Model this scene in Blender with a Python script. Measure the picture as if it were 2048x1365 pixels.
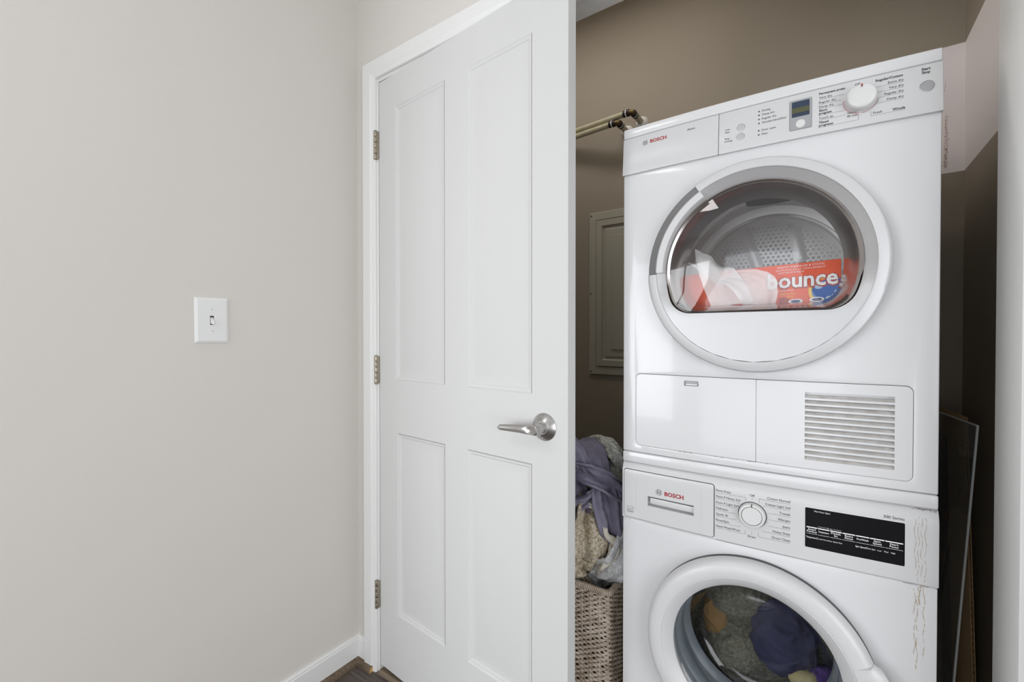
import bpy, bmesh, math, random
from mathutils import Vector, Matrix, noise
from mathutils.geometry import tessellate_polygon
R = math.radians
sc = bpy.context.scene
col = sc.collection
for o in list(bpy.data.objects):
    bpy.data.objects.remove(o)

# ------------------------------------------------------------------ camera
FZ = -0.016                      # floor level
YAW, PITCH = -0.6136, 0.0097
fw = Vector((math.sin(YAW), math.cos(YAW), 0)); rt = Vector((math.cos(YAW), -math.sin(YAW), 0)); up = Vector((0, 0, 1))
fw2 = fw * math.cos(PITCH) - up * math.sin(PITCH); up2 = up * math.cos(PITCH) + fw * math.sin(PITCH)
cd = bpy.data.cameras.new('camera'); cam = bpy.data.objects.new('camera', cd); col.objects.link(cam)
cam.matrix_world = Matrix(((rt.x, up2.x, -fw2.x, 1.2765), (rt.y, up2.y, -fw2.y, -1.0061), (rt.z, up2.z, -fw2.z, 1.1632), (0, 0, 0, 1)))
cd.sensor_fit = 'HORIZONTAL'; cd.sensor_width = 36.0; cd.lens = 891.3 / 2048 * 36.0
cd.clip_start = 0.01; cd.clip_end = 60
sc.camera = cam

# ------------------------------------------------------------------ light and exposure
w = bpy.data.worlds.new('daylight'); sc.world = w; w.use_nodes = True
w.node_tree.nodes['Background'].inputs[0].default_value = (0.80, 0.88, 1.0, 1)
w.node_tree.nodes['Background'].inputs[1].default_value = 1.0
def area(name, loc, rot, sx, sy, power, colr):
    l = bpy.data.lights.new(name, 'AREA'); l.shape = 'RECTANGLE'; l.size = sx; l.size_y = sy; l.energy = power; l.color = colr
    o = bpy.data.objects.new(name, l); col.objects.link(o); o.location = loc; o.rotation_euler = rot; return o
area('window_daylight', (-0.875, -3.42, 1.12), (R(90), 0, 0), 1.5, 1.7, 36, (0.97, 0.98, 1.0))
area('glass_door_daylight', (1.05, -3.42, 0.98), (R(90), 0, 0), 1.7, 1.9, 15, (0.97, 0.98, 1.0))
area('added_side_fill', (3.22, -1.75, 1.0), (R(90), 0, R(90)), 1.9, 1.8, 30, (0.98, 0.985, 1.0))  # added fill from the right, placed to brighten the left wall
area('added_ceiling_fill', (0.2, -1.7, 2.565), (0, 0, 0), 0.42, 0.42, 5, (1.0, 0.97, 0.94))  # added soft fill from above, out of view
area('added_closet_fill', (0.52, 0.34, 2.555), (0, 0, 0), 0.90, 0.10, 3.6, (1.0, 0.97, 0.93))  # added fill inside the closet to lift its dark walls
sc.view_settings.view_transform = 'Standard'; sc.view_settings.look = 'None'
sc.view_settings.exposure = 0.38; sc.view_settings.gamma = 1.0; sc.view_settings.use_curve_mapping = False

# ------------------------------------------------------------------ materials
MAT = {}
def mat(name, c, rough=0.5, metal=0.0, spec=0.5, noise_amt=0.0, nscale=20.0, c2=None, bump=0.0, bscale=200.0, coat=0.0, detail=4.0):
    m = bpy.data.materials.new(name); m.use_nodes = True; nt = m.node_tree; b = nt.nodes['Principled BSDF']
    b.inputs['Base Color'].default_value = (*c, 1); b.inputs['Roughness'].default_value = rough; b.inputs['Metallic'].default_value = metal
    b.inputs['Specular IOR Level'].default_value = spec; b.inputs['Coat Weight'].default_value = coat
    tc = nt.nodes.new('ShaderNodeTexCoord')
    if c2 is not None:
        n = nt.nodes.new('ShaderNodeTexNoise'); n.inputs['Scale'].default_value = nscale; n.inputs['Detail'].default_value = detail
        r = nt.nodes.new('ShaderNodeValToRGB'); r.color_ramp.elements[0].position = 0.5 - 0.5 * noise_amt; r.color_ramp.elements[1].position = 0.5 + 0.5 * noise_amt
        r.color_ramp.elements[0].color = (*c, 1); r.color_ramp.elements[1].color = (*c2, 1)
        nt.links.new(tc.outputs['Object'], n.inputs['Vector']); nt.links.new(n.outputs['Fac'], r.inputs[0]); nt.links.new(r.outputs[0], b.inputs['Base Color'])
    if bump:
        n2 = nt.nodes.new('ShaderNodeTexNoise'); n2.inputs['Scale'].default_value = bscale; n2.inputs['Detail'].default_value = 3
        bp = nt.nodes.new('ShaderNodeBump'); bp.inputs['Strength'].default_value = bump; bp.inputs['Distance'].default_value = 0.002
        nt.links.new(tc.outputs['Object'], n2.inputs['Vector']); nt.links.new(n2.outputs['Fac'], bp.inputs['Height']); nt.links.new(bp.outputs[0], b.inputs['Normal'])
    MAT[name] = m; return m
def glass(name, tint, refl=1.0, ior=1.45, haze=0.0, rough=0.0):
    m = bpy.data.materials.new(name); m.use_nodes = True; nt = m.node_tree; nt.nodes.remove(nt.nodes['Principled BSDF'])
    out = nt.nodes['Material Output']; t = nt.nodes.new('ShaderNodeBsdfTransparent'); t.inputs[0].default_value = (*tint, 1)
    g = nt.nodes.new('ShaderNodeBsdfGlossy'); g.inputs['Roughness'].default_value = rough; g.inputs['Color'].default_value = (refl, refl, refl, 1)
    lw = nt.nodes.new('ShaderNodeLayerWeight'); lw.inputs['Blend'].default_value = 0.5; f0 = ((ior - 1) / (ior + 1)) ** 2 * 1.2
    pw = nt.nodes.new('ShaderNodeMath'); pw.operation = 'POWER'; pw.inputs[1].default_value = 4.5; nt.links.new(lw.outputs['Facing'], pw.inputs[0])
    f = nt.nodes.new('ShaderNodeMath'); f.operation = 'MULTIPLY_ADD'; f.inputs[1].default_value = 0.9 * (1 - f0); f.inputs[2].default_value = f0; nt.links.new(pw.outputs[0], f.inputs[0])
    mx = nt.nodes.new('ShaderNodeMixShader'); nt.links.new(f.outputs[0], mx.inputs[0]); nt.links.new(t.outputs[0], mx.inputs[1]); nt.links.new(g.outputs[0], mx.inputs[2])
    last = mx
    if haze:
        d = nt.nodes.new('ShaderNodeBsdfDiffuse'); d.inputs[0].default_value = (0.9, 0.9, 0.9, 1)
        m2 = nt.nodes.new('ShaderNodeMixShader'); m2.inputs[0].default_value = haze
        nt.links.new(mx.outputs[0], m2.inputs[1]); nt.links.new(d.outputs[0], m2.inputs[2]); last = m2
    nt.links.new(last.outputs[0], out.inputs[0]); MAT[name] = m; return m
def wood(name, c, c2, scale=(3, 60, 60)):
    m = mat(name, c, 0.55); nt = m.node_tree; b = nt.nodes['Principled BSDF']
    tc = [n for n in nt.nodes if n.type == 'TEX_COORD'][0]; mp = nt.nodes.new('ShaderNodeMapping'); mp.inputs['Scale'].default_value = scale
    n = nt.nodes.new('ShaderNodeTexNoise'); n.inputs['Scale'].default_value = 3.0; n.inputs['Detail'].default_value = 6; n.inputs['Distortion'].default_value = 0.6
    r = nt.nodes.new('ShaderNodeValToRGB'); r.color_ramp.elements[0].position = 0.35; r.color_ramp.elements[1].position = 0.7
    r.color_ramp.elements[0].color = (*c, 1); r.color_ramp.elements[1].color = (*c2, 1)
    bp = nt.nodes.new('ShaderNodeBump'); bp.inputs['Strength'].default_value = 0.3; bp.inputs['Distance'].default_value = 0.001
    for a, b2 in ((tc.outputs['Object'], mp.inputs[0]), (mp.outputs[0], n.inputs['Vector']), (n.outputs['Fac'], r.inputs[0]), (r.outputs[0], b.inputs['Base Color']), (n.outputs['Fac'], bp.inputs['Height']), (bp.outputs[0], b.inputs['Normal'])):
        nt.links.new(a, b2)
    return m

mat('wall_paint', (0.66, 0.632, 0.592), 0.75, c2=(0.67, 0.64, 0.60), noise_amt=0.5, nscale=2.0, bump=0.08, bscale=260)
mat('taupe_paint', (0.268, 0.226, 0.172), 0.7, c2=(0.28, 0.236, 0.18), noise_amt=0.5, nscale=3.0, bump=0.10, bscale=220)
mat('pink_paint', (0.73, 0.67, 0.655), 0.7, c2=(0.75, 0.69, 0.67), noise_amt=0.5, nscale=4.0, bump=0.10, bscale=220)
mat('trim_white', (0.77, 0.77, 0.755), 0.38, bump=0.03, bscale=120)
mat('door_white', (0.635, 0.635, 0.625), 0.6, spec=0.3, bump=0.04, bscale=160)
mat('ceiling_white', (0.80, 0.80, 0.79), 0.9)
mat('plastic_white', (0.78, 0.78, 0.77), 0.35)
mat('enamel', (0.66, 0.66, 0.665), 0.22, coat=0.3)
mat('panel_plastic', (0.60, 0.60, 0.60), 0.3)
mat('knob_plastic', (0.66, 0.66, 0.65), 0.35)
mat('button_grey', (0.34, 0.34, 0.345), 0.4)
mat('button_light', (0.46, 0.46, 0.465), 0.35)
mat('silver_plastic', (0.60, 0.60, 0.605), 0.40, metal=0.10)
mat('silver_face', (0.55, 0.55, 0.555), 0.45, metal=0.42)
mat('module_silver', (0.36, 0.37, 0.38), 0.4, metal=0.2)
mat('silver_grey', (0.36, 0.36, 0.37), 0.32, metal=0.5)
mat('gap_dark', (0.03, 0.03, 0.03), 0.8)
mat('seal_grey', (0.075, 0.08, 0.085), 0.6)
mat('gasket', (0.23, 0.26, 0.30), 0.35)
mat('print_dark', (0.05, 0.05, 0.055), 0.5)
mat('print_grey', (0.16, 0.16, 0.17), 0.5)
mat('print_red', (0.36, 0.008, 0.015), 0.5)
mat('print_white', (0.86, 0.86, 0.86), 0.5)
mat('screen_black', (0.008, 0.008, 0.010), 0.05, spec=0.3)
mat('lcd_blue', (0.025, 0.042, 0.075), 0.15)
mat('lcd_green', (0.085, 0.09, 0.04), 0.3)
mat('chrome_dark', (0.42, 0.39, 0.375), 0.20, metal=1.0)
mat('stainless', (0.86, 0.85, 0.84), 0.22, metal=0.75)
mat('drum_back', (0.88, 0.88, 0.87), 0.32, metal=0.25)
mat('satin_nickel', (0.50, 0.49, 0.48), 0.30, metal=1.0)
mat('hinge_nickel', (0.40, 0.36, 0.29), 0.36, metal=0.9)
mat('screw_dark', (0.05, 0.045, 0.04), 0.5, metal=0.5)
mat('grille_grey', (0.50, 0.49, 0.47), 0.6, c2=(0.40, 0.38, 0.36), noise_amt=0.3, nscale=60)
mat('stain', (0.42, 0.33, 0.22), 0.8)
mat('rust', (0.36, 0.15, 0.08), 0.8, c2=(0.42, 0.30, 0.24), noise_amt=0.4, nscale=300)
mat('grime', (0.14, 0.11, 0.09), 0.8)
mat('pipe_cream', (0.36, 0.32, 0.21), 0.45, c2=(0.42, 0.38, 0.26), noise_amt=0.4, nscale=30)
mat('crimp_black', (0.02, 0.018, 0.016), 0.5, metal=0.4)
mat('brass', (0.14, 0.10, 0.045), 0.35, metal=0.9)
mat('flange_white', (0.62, 0.59, 0.56), 0.4)
mat('panel_taupe', (0.36, 0.335, 0.27), 0.5)
mat('towel_violet', (0.185, 0.17, 0.235), 0.95, spec=0.1, c2=(0.30, 0.285, 0.375), noise_amt=0.5, nscale=18, bump=0.6, bscale=500)
mat('towel_tan', (0.33, 0.255, 0.15), 0.95, spec=0.1, c2=(0.72, 0.66, 0.55), noise_amt=0.30, nscale=150, bump=1.0, bscale=420)
mat('hem_cream', (0.75, 0.70, 0.60), 0.9, spec=0.1, bump=0.3, bscale=500)
mat('towel_grey', (0.55, 0.56, 0.56), 0.95, spec=0.1, c2=(0.85, 0.86, 0.86), noise_amt=0.35, nscale=160, bump=1.0, bscale=380)
mat('towel_sage', (0.33, 0.335, 0.30), 0.95, spec=0.1, c2=(0.72, 0.72, 0.66), noise_amt=0.3, nscale=190, bump=1.0, bscale=380)
mat('towel_charcoal', (0.05, 0.047, 0.05), 0.95, spec=0.1, bump=0.6, bscale=400)
mat('cloth_brown', (0.26, 0.19, 0.09), 0.95, spec=0.1, bump=0.6, bscale=400)
mat('cloth_navy', (0.035, 0.038, 0.085), 0.95, spec=0.1, c2=(0.05, 0.053, 0.11), noise_amt=0.5, nscale=30, bump=0.5, bscale=600)
mat('cloth_olive', (0.055, 0.052, 0.038), 0.95, spec=0.1, c2=(0.13, 0.125, 0.10), noise_amt=0.3, nscale=150, bump=1.0, bscale=400)
mat('cloth_moss', (0.11, 0.105, 0.08), 0.95, spec=0.1, c2=(0.20, 0.195, 0.16), noise_amt=0.3, nscale=150, bump=1.0, bscale=400)
mat('cloth_ochre', (0.25, 0.15, 0.06), 0.95, spec=0.1, bump=0.5, bscale=400)
mat('cloth_straw', (0.42, 0.37, 0.20), 0.95, spec=0.1, bump=0.4, bscale=400)
mat('cloth_purple', (0.10, 0.055, 0.22), 0.95, spec=0.1, bump=0.4, bscale=400)
mat('wicker', (0.42, 0.33, 0.24), 0.6, c2=(0.74, 0.64, 0.54), noise_amt=0.35, nscale=28)
mat('wicker_core', (0.05, 0.035, 0.022), 0.9)
mat('cardboard', (0.58, 0.39, 0.19), 0.85, c2=(0.64, 0.44, 0.23), noise_amt=0.4, nscale=8)
mat('poster_art', (0.012, 0.01, 0.012), 0.35)
mat('box_orange', (0.86, 0.085, 0.012), 0.35)
mat('box_red', (0.42, 0.025, 0.012), 0.35)
mat('ink_blue', (0.02, 0.12, 0.45), 0.4); mat('ink_yellow', (0.85, 0.55, 0.04), 0.4)
mat('ink_white', (0.88, 0.88, 0.88), 0.4); mat('ink_navy', (0.02, 0.03, 0.16), 0.4); mat('ink_sky', (0.45, 0.58, 0.78), 0.4)
wood('plank_dark', (0.055, 0.042, 0.036), (0.13, 0.105, 0.09)); wood('shoe_dark', (0.075, 0.05, 0.03), (0.20, 0.145, 0.095), (8, 90, 90))
wood('threshold_brown', (0.16, 0.12, 0.08), (0.24, 0.19, 0.13)); mat('raw_wood', (0.62, 0.38, 0.14), 0.8)
glass('dryer_glass', (0.95, 0.95, 0.95), 1.0, 1.5, haze=0.012); glass('washer_glass', (0.80, 0.81, 0.80), 1.0, 1.5)
glass('acrylic', (0.86, 0.87, 0.86), 1.0, 1.45, haze=0.05); glass('window_glass', (0.97, 0.98, 0.98), 1.0, 1.3)
mat('acrylic_edge', (0.62, 0.64, 0.62), 0.3)
# non-woven dryer sheet: part see-through
m = glass('sheet_fabric', (1, 1, 1), 0.2, 1.2, haze=0.62)

# ------------------------------------------------------------------ mesh helpers
class MB:
    def __init__(s): s.v = []; s.f = []; s.m = []
    def add(s, vs, fs, mi=0):
        b = len(s.v); s.v += [tuple(x) for x in vs]; s.f += [tuple(i + b for i in f) for f in fs]; s.m += [mi] * len(fs); return s
    def box(s, x0, x1, y0, y1, z0, z1, mi=0):
        return s.add([(x0, y0, z0), (x1, y0, z0), (x1, y1, z0), (x0, y1, z0), (x0, y0, z1), (x1, y0, z1), (x1, y1, z1), (x0, y1, z1)],
                     [(0, 3, 2, 1), (4, 5, 6, 7), (0, 1, 5, 4), (1, 2, 6, 5), (2, 3, 7, 6), (3, 0, 4, 7)], mi)
    def tube(s, path, r, n=8, mi=0, caps=True, closed=False):
        P = [Vector(p) for p in path]; N = len(P); rr = r if isinstance(r, (list, tuple)) else [r] * N; vs = []; prev = None
        for i, p in enumerate(P):
            t = (P[(i + 1) % N] - P[i - 1]) if closed else (P[min(i + 1, N - 1)] - P[max(i - 1, 0)])
            t = t.normalized() if t.length > 1e-9 else Vector((0, 0, 1))
            if prev is None: a = Vector((0, 0, 1)) if abs(t.z) < 0.9 else Vector((1, 0, 0))
            else: a = prev
            a = (a - t * a.dot(t)).normalized(); b = t.cross(a); prev = a
            for k in range(n):
                q = 2 * math.pi * k / n; vs.append(p + (a * math.cos(q) + b * math.sin(q)) * rr[i])
        fs = []
        for i in range(N if closed else N - 1):
            j = (i + 1) % N
            for k in range(n): fs.append((i * n + k, i * n + (k + 1) % n, j * n + (k + 1) % n, j * n + k))
        if caps and not closed: fs += [tuple(range(n - 1, -1, -1)), tuple((N - 1) * n + k for k in range(n))]
        return s.add(vs, fs, mi)
    def lathe(s, prof, cx, cz, n=64, mi=0, a0=0.0, a1=360.0, cap=False):
        # profile of (radius, y), axis along y; angle 0 = +x, 90 = +z
        full = abs(a1 - a0 - 360) < 1e-6; k = n if full else n + 1; vs = []; fs = []
        for i in range(k):
            a = R(a0 + (a1 - a0) * i / n)
            for r, y in prof: vs.append((cx + r * math.cos(a), y, cz + r * math.sin(a)))
        m = len(prof)
        for i in range(n):
            j = (i + 1) % k
            for q in range(m - 1): fs.append((i * m + q, i * m + q + 1, j * m + q + 1, j * m + q))
        if not full and cap: fs += [tuple(range(m - 1, -1, -1)), tuple((k - 1) * m + q for q in range(m))]
        return s.add(vs, fs, mi)
    def plate(s, outer, holes, yf, yb, mi=0, back=True, hole_back=None):
        # flat plate in the x/z plane with holes; front towards -y
        loops = [outer] + list(holes); pts = [p for l in loops for p in l]
        tris = tessellate_polygon([[Vector((p[0], p[1], 0)) for p in l] for l in loops])
        n = len(pts); hb = yb if hole_back is None else hole_back
        vs = [(p[0], yf, p[1]) for p in pts]; fs = []
        for t in tris:
            a, b, c = [pts[i] for i in t]
            cr = (b[0] - a[0]) * (c[1] - a[1]) - (b[1] - a[1]) * (c[0] - a[0])
            fs.append(tuple(t) if cr > 0 else tuple(reversed(t)))
        ofs = 0
        for li, l in enumerate(loops):
            m = len(l); y2 = yb if li == 0 else hb; b0 = len(vs)
            vs += [(p[0], y2, p[1]) for p in l]
            ar = sum(l[i][0] * l[(i + 1) % m][1] - l[(i + 1) % m][0] * l[i][1] for i in range(m))
            flip = (ar > 0) == (li == 0)
            for i in range(m):
                j = (i + 1) % m; q = (ofs + i, b0 + i, b0 + j, ofs + j)
                fs.append(q if flip else tuple(reversed(q)))
            if li == 0 and back: fs.append(tuple(b0 + i for i in (range(m - 1, -1, -1) if ar > 0 else range(m))))
            ofs += m
        return s.add(vs, fs, mi)
    def mesh(s, name, mats, fn=None, cuts_x=None, cuts_z=None, smooth=35, bevel=0.0, bev_ang=50, bev_seg=2):
        me = bpy.data.meshes.new(name); me.from_pydata(s.v, [], s.f)
        for p, k in zip(me.polygons, s.m): p.material_index = k
        for mm in mats: me.materials.append(MAT[mm])
        if cuts_x or cuts_z or bevel:
            bm = bmesh.new(); bm.from_mesh(me)
            if bevel:
                bmesh.ops.remove_doubles(bm, verts=bm.verts, dist=1e-6)
                es = [e for e in bm.edges if len(e.link_faces) == 2 and e.calc_face_angle(0) > R(bev_ang)]
                bmesh.ops.bevel(bm, geom=es, offset=bevel, segments=bev_seg, profile=0.5, affect='EDGES', clamp_overlap=True)
            for ax, cs in ((0, cuts_x), (2, cuts_z)):
                for c in cs or []:
                    no = Vector((0, 0, 0)); no[ax] = 1; co = Vector((0, 0, 0)); co[ax] = c
                    bmesh.ops.bisect_plane(bm, geom=bm.verts[:] + bm.edges[:] + bm.faces[:], plane_co=co, plane_no=no, dist=1e-6)
            bm.to_mesh(me); bm.free()
        if fn:
            for v in me.vertices: v.co = fn(v.co)
        me.validate(); me.update()
        if smooth:
            me.polygons.foreach_set('use_smooth', [True] * len(me.polygons)); me.set_sharp_from_angle(angle=R(smooth))
        return me
    def build(s, name, mats, parent=None, **kw):
        if isinstance(mats, str): mats = [mats]
        o = bpy.data.objects.new(name, s.mesh(name, mats, **kw)); col.objects.link(o)
        if parent: o.parent = parent
        return o
def tag(o, label=None, cat=None, group=None, kind=None):
    for k, v in (('label', label), ('category', cat), ('group', group), ('kind', kind)):
        if v: o[k] = v
    return o
def empty(name, loc=(0, 0, 0), rz=0.0):
    o = bpy.data.objects.new(name, None); col.objects.link(o); o.location = loc; o.rotation_euler = (0, 0, rz); o.empty_display_size = 0.05; return o
def rrect(x0, x1, z0, z1, r, n=5):
    rs = r if isinstance(r, tuple) else (r,) * 4; pts = []          # corner order: top right, top left, bottom left, bottom right
    for (sx, sz, a), r in zip(((1, 1, 0), (0, 1, 90), (0, 0, 180), (1, 0, 270)), rs):
        cx, cz = (x1 - r if sx else x0 + r), (z1 - r if sz else z0 + r)
        for k in range(n + 1): q = R(a + 90 * k / n); pts.append((cx + r * math.cos(q), cz + r * math.sin(q)))
    return pts
def circle(cx, cz, r, n=64): return [(cx + r * math.cos(2 * math.pi * k / n), cz + r * math.sin(2 * math.pi * k / n)) for k in range(n)]
def lin(a, b, n): return [a + (b - a) * i / n for i in range(1, n)]
def catmull(P, n):
    P = [Vector(p) for p in P]; Q = [P[0] * 2 - P[1]] + P + [P[-1] * 2 - P[-2]]; out = []
    segs = len(P) - 1
    for i in range(n + 1):
        t = i / n * segs; k = min(int(t), segs - 1); u = t - k; a, b, c, d = Q[k:k + 4]
        out.append(0.5 * ((2 * b) + (c - a) * u + (2 * a - 5 * b + 4 * c - d) * u * u + (3 * b - a - 3 * c + d) * u ** 3))
    return out
# lettering ---------------------------------------------------------
_cu = bpy.data.curves.new('lettering_source', 'FONT'); _cu.resolution_u = 2
_to = bpy.data.objects.new('lettering_source', _cu)
def glyphs(sx, bold=0.0):
    _cu.body = sx; _cu.size = 1.0; _cu.offset = bold
    me = _to.to_mesh(); vs = [tuple(v.co) for v in me.vertices]; fs = [tuple(p.vertices) for p in me.polygons]; _to.to_mesh_clear(); return vs, fs
_cap = max(v[1] for v in glyphs('H')[0])
def text(mb, s, x, z, h, width=None, align='l', bold=0.0, mi=0, shear=0.0):
    # s printed with its baseline at z; x is the left, centre or right end
    vs, fs = glyphs(s, bold)
    if not vs: return
    x0 = min(v[0] for v in vs); x1 = max(v[0] for v in vs); k = h / _cap
    kx = width / (x1 - x0) if width else k * 0.95
    wd = (x1 - x0) * kx; ox = x if align == 'l' else (x - wd if align == 'r' else x - wd / 2)
    mb.add([(ox + (v[0] - x0) * kx + shear * v[1] * k, 0, z + v[1] * k) for v in vs], fs, mi)
def line(mb, x0, z0, x1, z1, t=0.0005, mi=0):
    d = Vector((x1 - x0, z1 - z0)); n = Vector((-d.y, d.x)).normalized() * t / 2
    mb.add([(x0 - n.x, 0, z0 - n.y), (x1 - n.x, 0, z1 - n.y), (x1 + n.x, 0, z1 + n.y), (x0 + n.x, 0, z0 + n.y)], [(0, 1, 2, 3)], mi)
def arcline(mb, cx, cz, r, a0, a1, t=0.0006, mi=0, n=32):
    vs = []
    for i in range(n + 1):
        a = R(a0 + (a1 - a0) * i / n)
        for rr in (r - t / 2, r + t / 2): vs.append((cx + rr * math.cos(a), 0, cz + rr * math.sin(a)))
    mb.add(vs, [(2 * i, 2 * i + 1, 2 * i + 3, 2 * i + 2) for i in range(n)], mi)
def disc(mb, cx, cz, r, mi=0, n=16, rz=None):
    mb.add([(cx + r * math.cos(2 * math.pi * k / n), 0, cz + (rz or r) * math.sin(2 * math.pi * k / n)) for k in range(n)], [tuple(range(n))], mi)
def emblem(mb, cx, cz, r, mi=0):
    # ring with an armature-shaped H inside
    arcline(mb, cx, cz, r, 0, 360, r * 0.16, mi, 28)
    arcline(mb, cx - r * 0.95, cz, r * 0.68, -42, 42, r * 0.17, mi, 10); arcline(mb, cx + r * 0.95, cz, r * 0.68, 138, 222, r * 0.17, mi, 10)
    line(mb, cx - r * 0.30, cz, cx + r * 0.30, cz, r * 0.2, mi)
    line(mb, cx - r * 0.45, cz - r * 0.75, cx - r * 0.45, cz + r * 0.75, r * 0.15, mi); line(mb, cx + r * 0.45, cz - r * 0.75, cx + r * 0.45, cz + r * 0.75, r * 0.15, mi)

# ================================================================== THE SETTING
JD = 0.129; RJ = 1.5216; HH = 2.048; LX = -0.1191; CX = 1.6004; CY = 0.80; CEIL = 2.60; RX0, RX1, RY0 = -2.7, 3.2, -3.4
def struct(o, label, cat): return tag(o, label, cat, kind='structure')
m = MB(); m.box(RX0, RX1, RY0, CY, FZ - 0.06, FZ - 0.009)
floor = struct(m.build('floor', 'plank_dark'), 'dark stained wood floor of narrow planks', 'floor')
random.seed(4)
yy = -1.30; row = 0
while yy < -0.001:
    y1 = min(yy + 0.118, -0.0); x = LX
    seams = [LX, LX + random.uniform(0.35, 0.8), LX + random.uniform(1.0, 1.3), CX]
    for a, b in zip(seams[:-1], seams[1:]):
        m = MB(); m.box(a + 0.0006, b - 0.0006, yy + 0.0006, y1 - 0.0006, FZ - 0.009, FZ)
        m.build('plank', 'plank_dark', floor, bevel=0.0012, bev_seg=1)
    yy += 0.118; row += 1
m = MB(); m.box(RX0, RX1, RY0, CY + 0.1, CEIL, CEIL + 0.05)
struct(m.build('ceiling', 'ceiling_white'), 'plain white ceiling', 'ceiling')
m = MB(); m.box(LX - 0.11, LX, -1.02, 0.0, FZ - 0.009, CEIL)
struct(m.build('wall_left', 'wall_paint'), 'smooth pale greige wall carrying the light switch', 'wall')
m = MB(); m.box(RX0, -0.024, 0.0, JD, FZ - 0.009, CEIL); m.box(RJ + 0.02, RX1, 0.0, JD, FZ - 0.009, CEIL); m.box(-0.024, RJ + 0.02, 0.0, JD, HH + 0.02, CEIL)
struct(m.build('wall_front', 'wall_paint'), 'pale greige wall around the closet opening', 'wall')
m = MB(); m.box(RX0 - 0.05, RX0, RY0, JD, FZ - 0.009, CEIL); struct(m.build('wall_far_left', 'wall_paint'), 'pale wall at the far left end of the room', 'wall')
W3 = (-2.70, -0.80, 0.08, 1.95)  # opening for the added side window that lets in the fill
m = MB()
for a, b, c, d in ((RY0, W3[0], FZ - 0.009, CEIL), (W3[0], W3[1], FZ - 0.009, W3[2]), (W3[0], W3[1], W3[3], CEIL), (W3[1], JD, FZ - 0.009, CEIL)): m.box(RX1, RX1 + 0.1, a, b, c, d)
struct(m.build('wall_far_right', 'wall_paint'), 'pale wall at the far right end of the room', 'wall')
# wall behind the camera with a window and a glass door
W1 = (-1.65, -0.10, 0.25, 2.0); W2 = (0.2, 1.9, FZ + 0.05, 2.05)
m = MB(); yb, yf = RY0 - 0.1, RY0
for a, b, c, d in ((RX0, W1[0], FZ, CEIL), (W1[0], W1[1], FZ, W1[2]), (W1[0], W1[1], W1[3], CEIL), (W1[1], W2[0], FZ, CEIL), (W2[0], W2[1], FZ, W2[2]), (W2[0], W2[1], W2[3], CEIL), (W2[1], RX1, FZ, CEIL)):
    m.box(a, b, yb, yf, c, d)
struct(m.build('wall_opposite', 'wall_paint'), 'pale wall with windows facing the closet', 'wall')
for i, q in enumerate((W1, W2, W3)):
    e = struct(empty('window_%d' % (i + 1), ((q[0] + q[1]) / 2, RY0 - 0.05, q[2]) if i < 2 else (RX1 + 0.05, (q[0] + q[1]) / 2, q[2]), 0 if i < 2 else R(90)), ('white framed window behind the camera', 'white framed glass door behind the camera', 'added white framed window in the far right wall, out of view')[i], 'window')
    hw = (q[1] - q[0]) / 2; hh = q[3] - q[2]
    m = MB(); t = 0.06
    m.box(-hw, -hw + t, -0.03, 0.03, 0, hh); m.box(hw - t, hw, -0.03, 0.03, 0, hh); m.box(-hw, hw, -0.03, 0.03, hh - t, hh); m.box(-hw, hw, -0.03, 0.03, 0, t)
    if i != 1: m.box(-0.03, 0.03, -0.03, 0.03, 0, hh)
    m.build('window_frame', 'trim_white', e)
    for a, b in (((-hw + t, -0.03), (0.03, hw - t)) if i != 1 else ((-hw + t, hw - t),)):
        m = MB(); m.box(a, b, -0.003, 0.003, t, hh - t); m.build('pane', 'window_glass', e)
# closet walls: taupe paint with an unpainted band near the right corner
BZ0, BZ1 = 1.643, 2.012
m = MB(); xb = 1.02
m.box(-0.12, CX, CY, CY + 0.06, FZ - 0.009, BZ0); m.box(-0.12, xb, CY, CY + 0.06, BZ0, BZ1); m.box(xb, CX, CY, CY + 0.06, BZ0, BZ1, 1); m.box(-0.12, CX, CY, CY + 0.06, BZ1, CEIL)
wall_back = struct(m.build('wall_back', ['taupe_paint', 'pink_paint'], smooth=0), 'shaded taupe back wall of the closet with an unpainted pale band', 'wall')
m = MB()
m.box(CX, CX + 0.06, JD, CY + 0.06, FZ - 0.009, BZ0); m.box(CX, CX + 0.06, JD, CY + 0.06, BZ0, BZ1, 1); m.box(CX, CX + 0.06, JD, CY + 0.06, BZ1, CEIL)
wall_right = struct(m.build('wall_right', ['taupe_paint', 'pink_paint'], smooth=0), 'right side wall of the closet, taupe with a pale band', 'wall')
m = MB(); m.box(-0.18, -0.12, JD, CY + 0.06, FZ - 0.009, CEIL)
struct(m.build('wall_closet_left', 'taupe_paint'), 'left side wall of the closet behind the door', 'wall')
# rust and scuffs on the pale band
random.seed(8); m = MB()
def speck(mb, x, z, w_, h_, y):
    n = 7; a = [random.uniform(0.6, 1.0) for _ in range(n)]
    mb.add([(x + w_ * a[k] * math.cos(2 * math.pi * k / n), y, z + h_ * a[k] * math.sin(2 * math.pi * k / n)) for k in range(n)], [tuple(range(n))])
for k in range(46):
    z = 1.66 + abs(random.gauss(0, 0.075)); 
    if z > 1.93: continue
    speck(m, 1.5615 + random.gauss(0, 0.0022) - 0.004 * max(0, 1.70 - z) / 0.04, z, random.uniform(0.0004, 0.0011), random.uniform(0.0006, 0.004), CY - 0.0005)
for q in range(2):
    x0 = 1.5595 + 0.004 * q
    for k in range(16): speck(m, x0 + random.gauss(0, 0.0006), 1.665 + k * 0.0095, 0.0007, 0.006, CY - 0.0004)
m.build('rust_mark', 'rust', wall_back, smooth=0)
m = MB()
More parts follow.
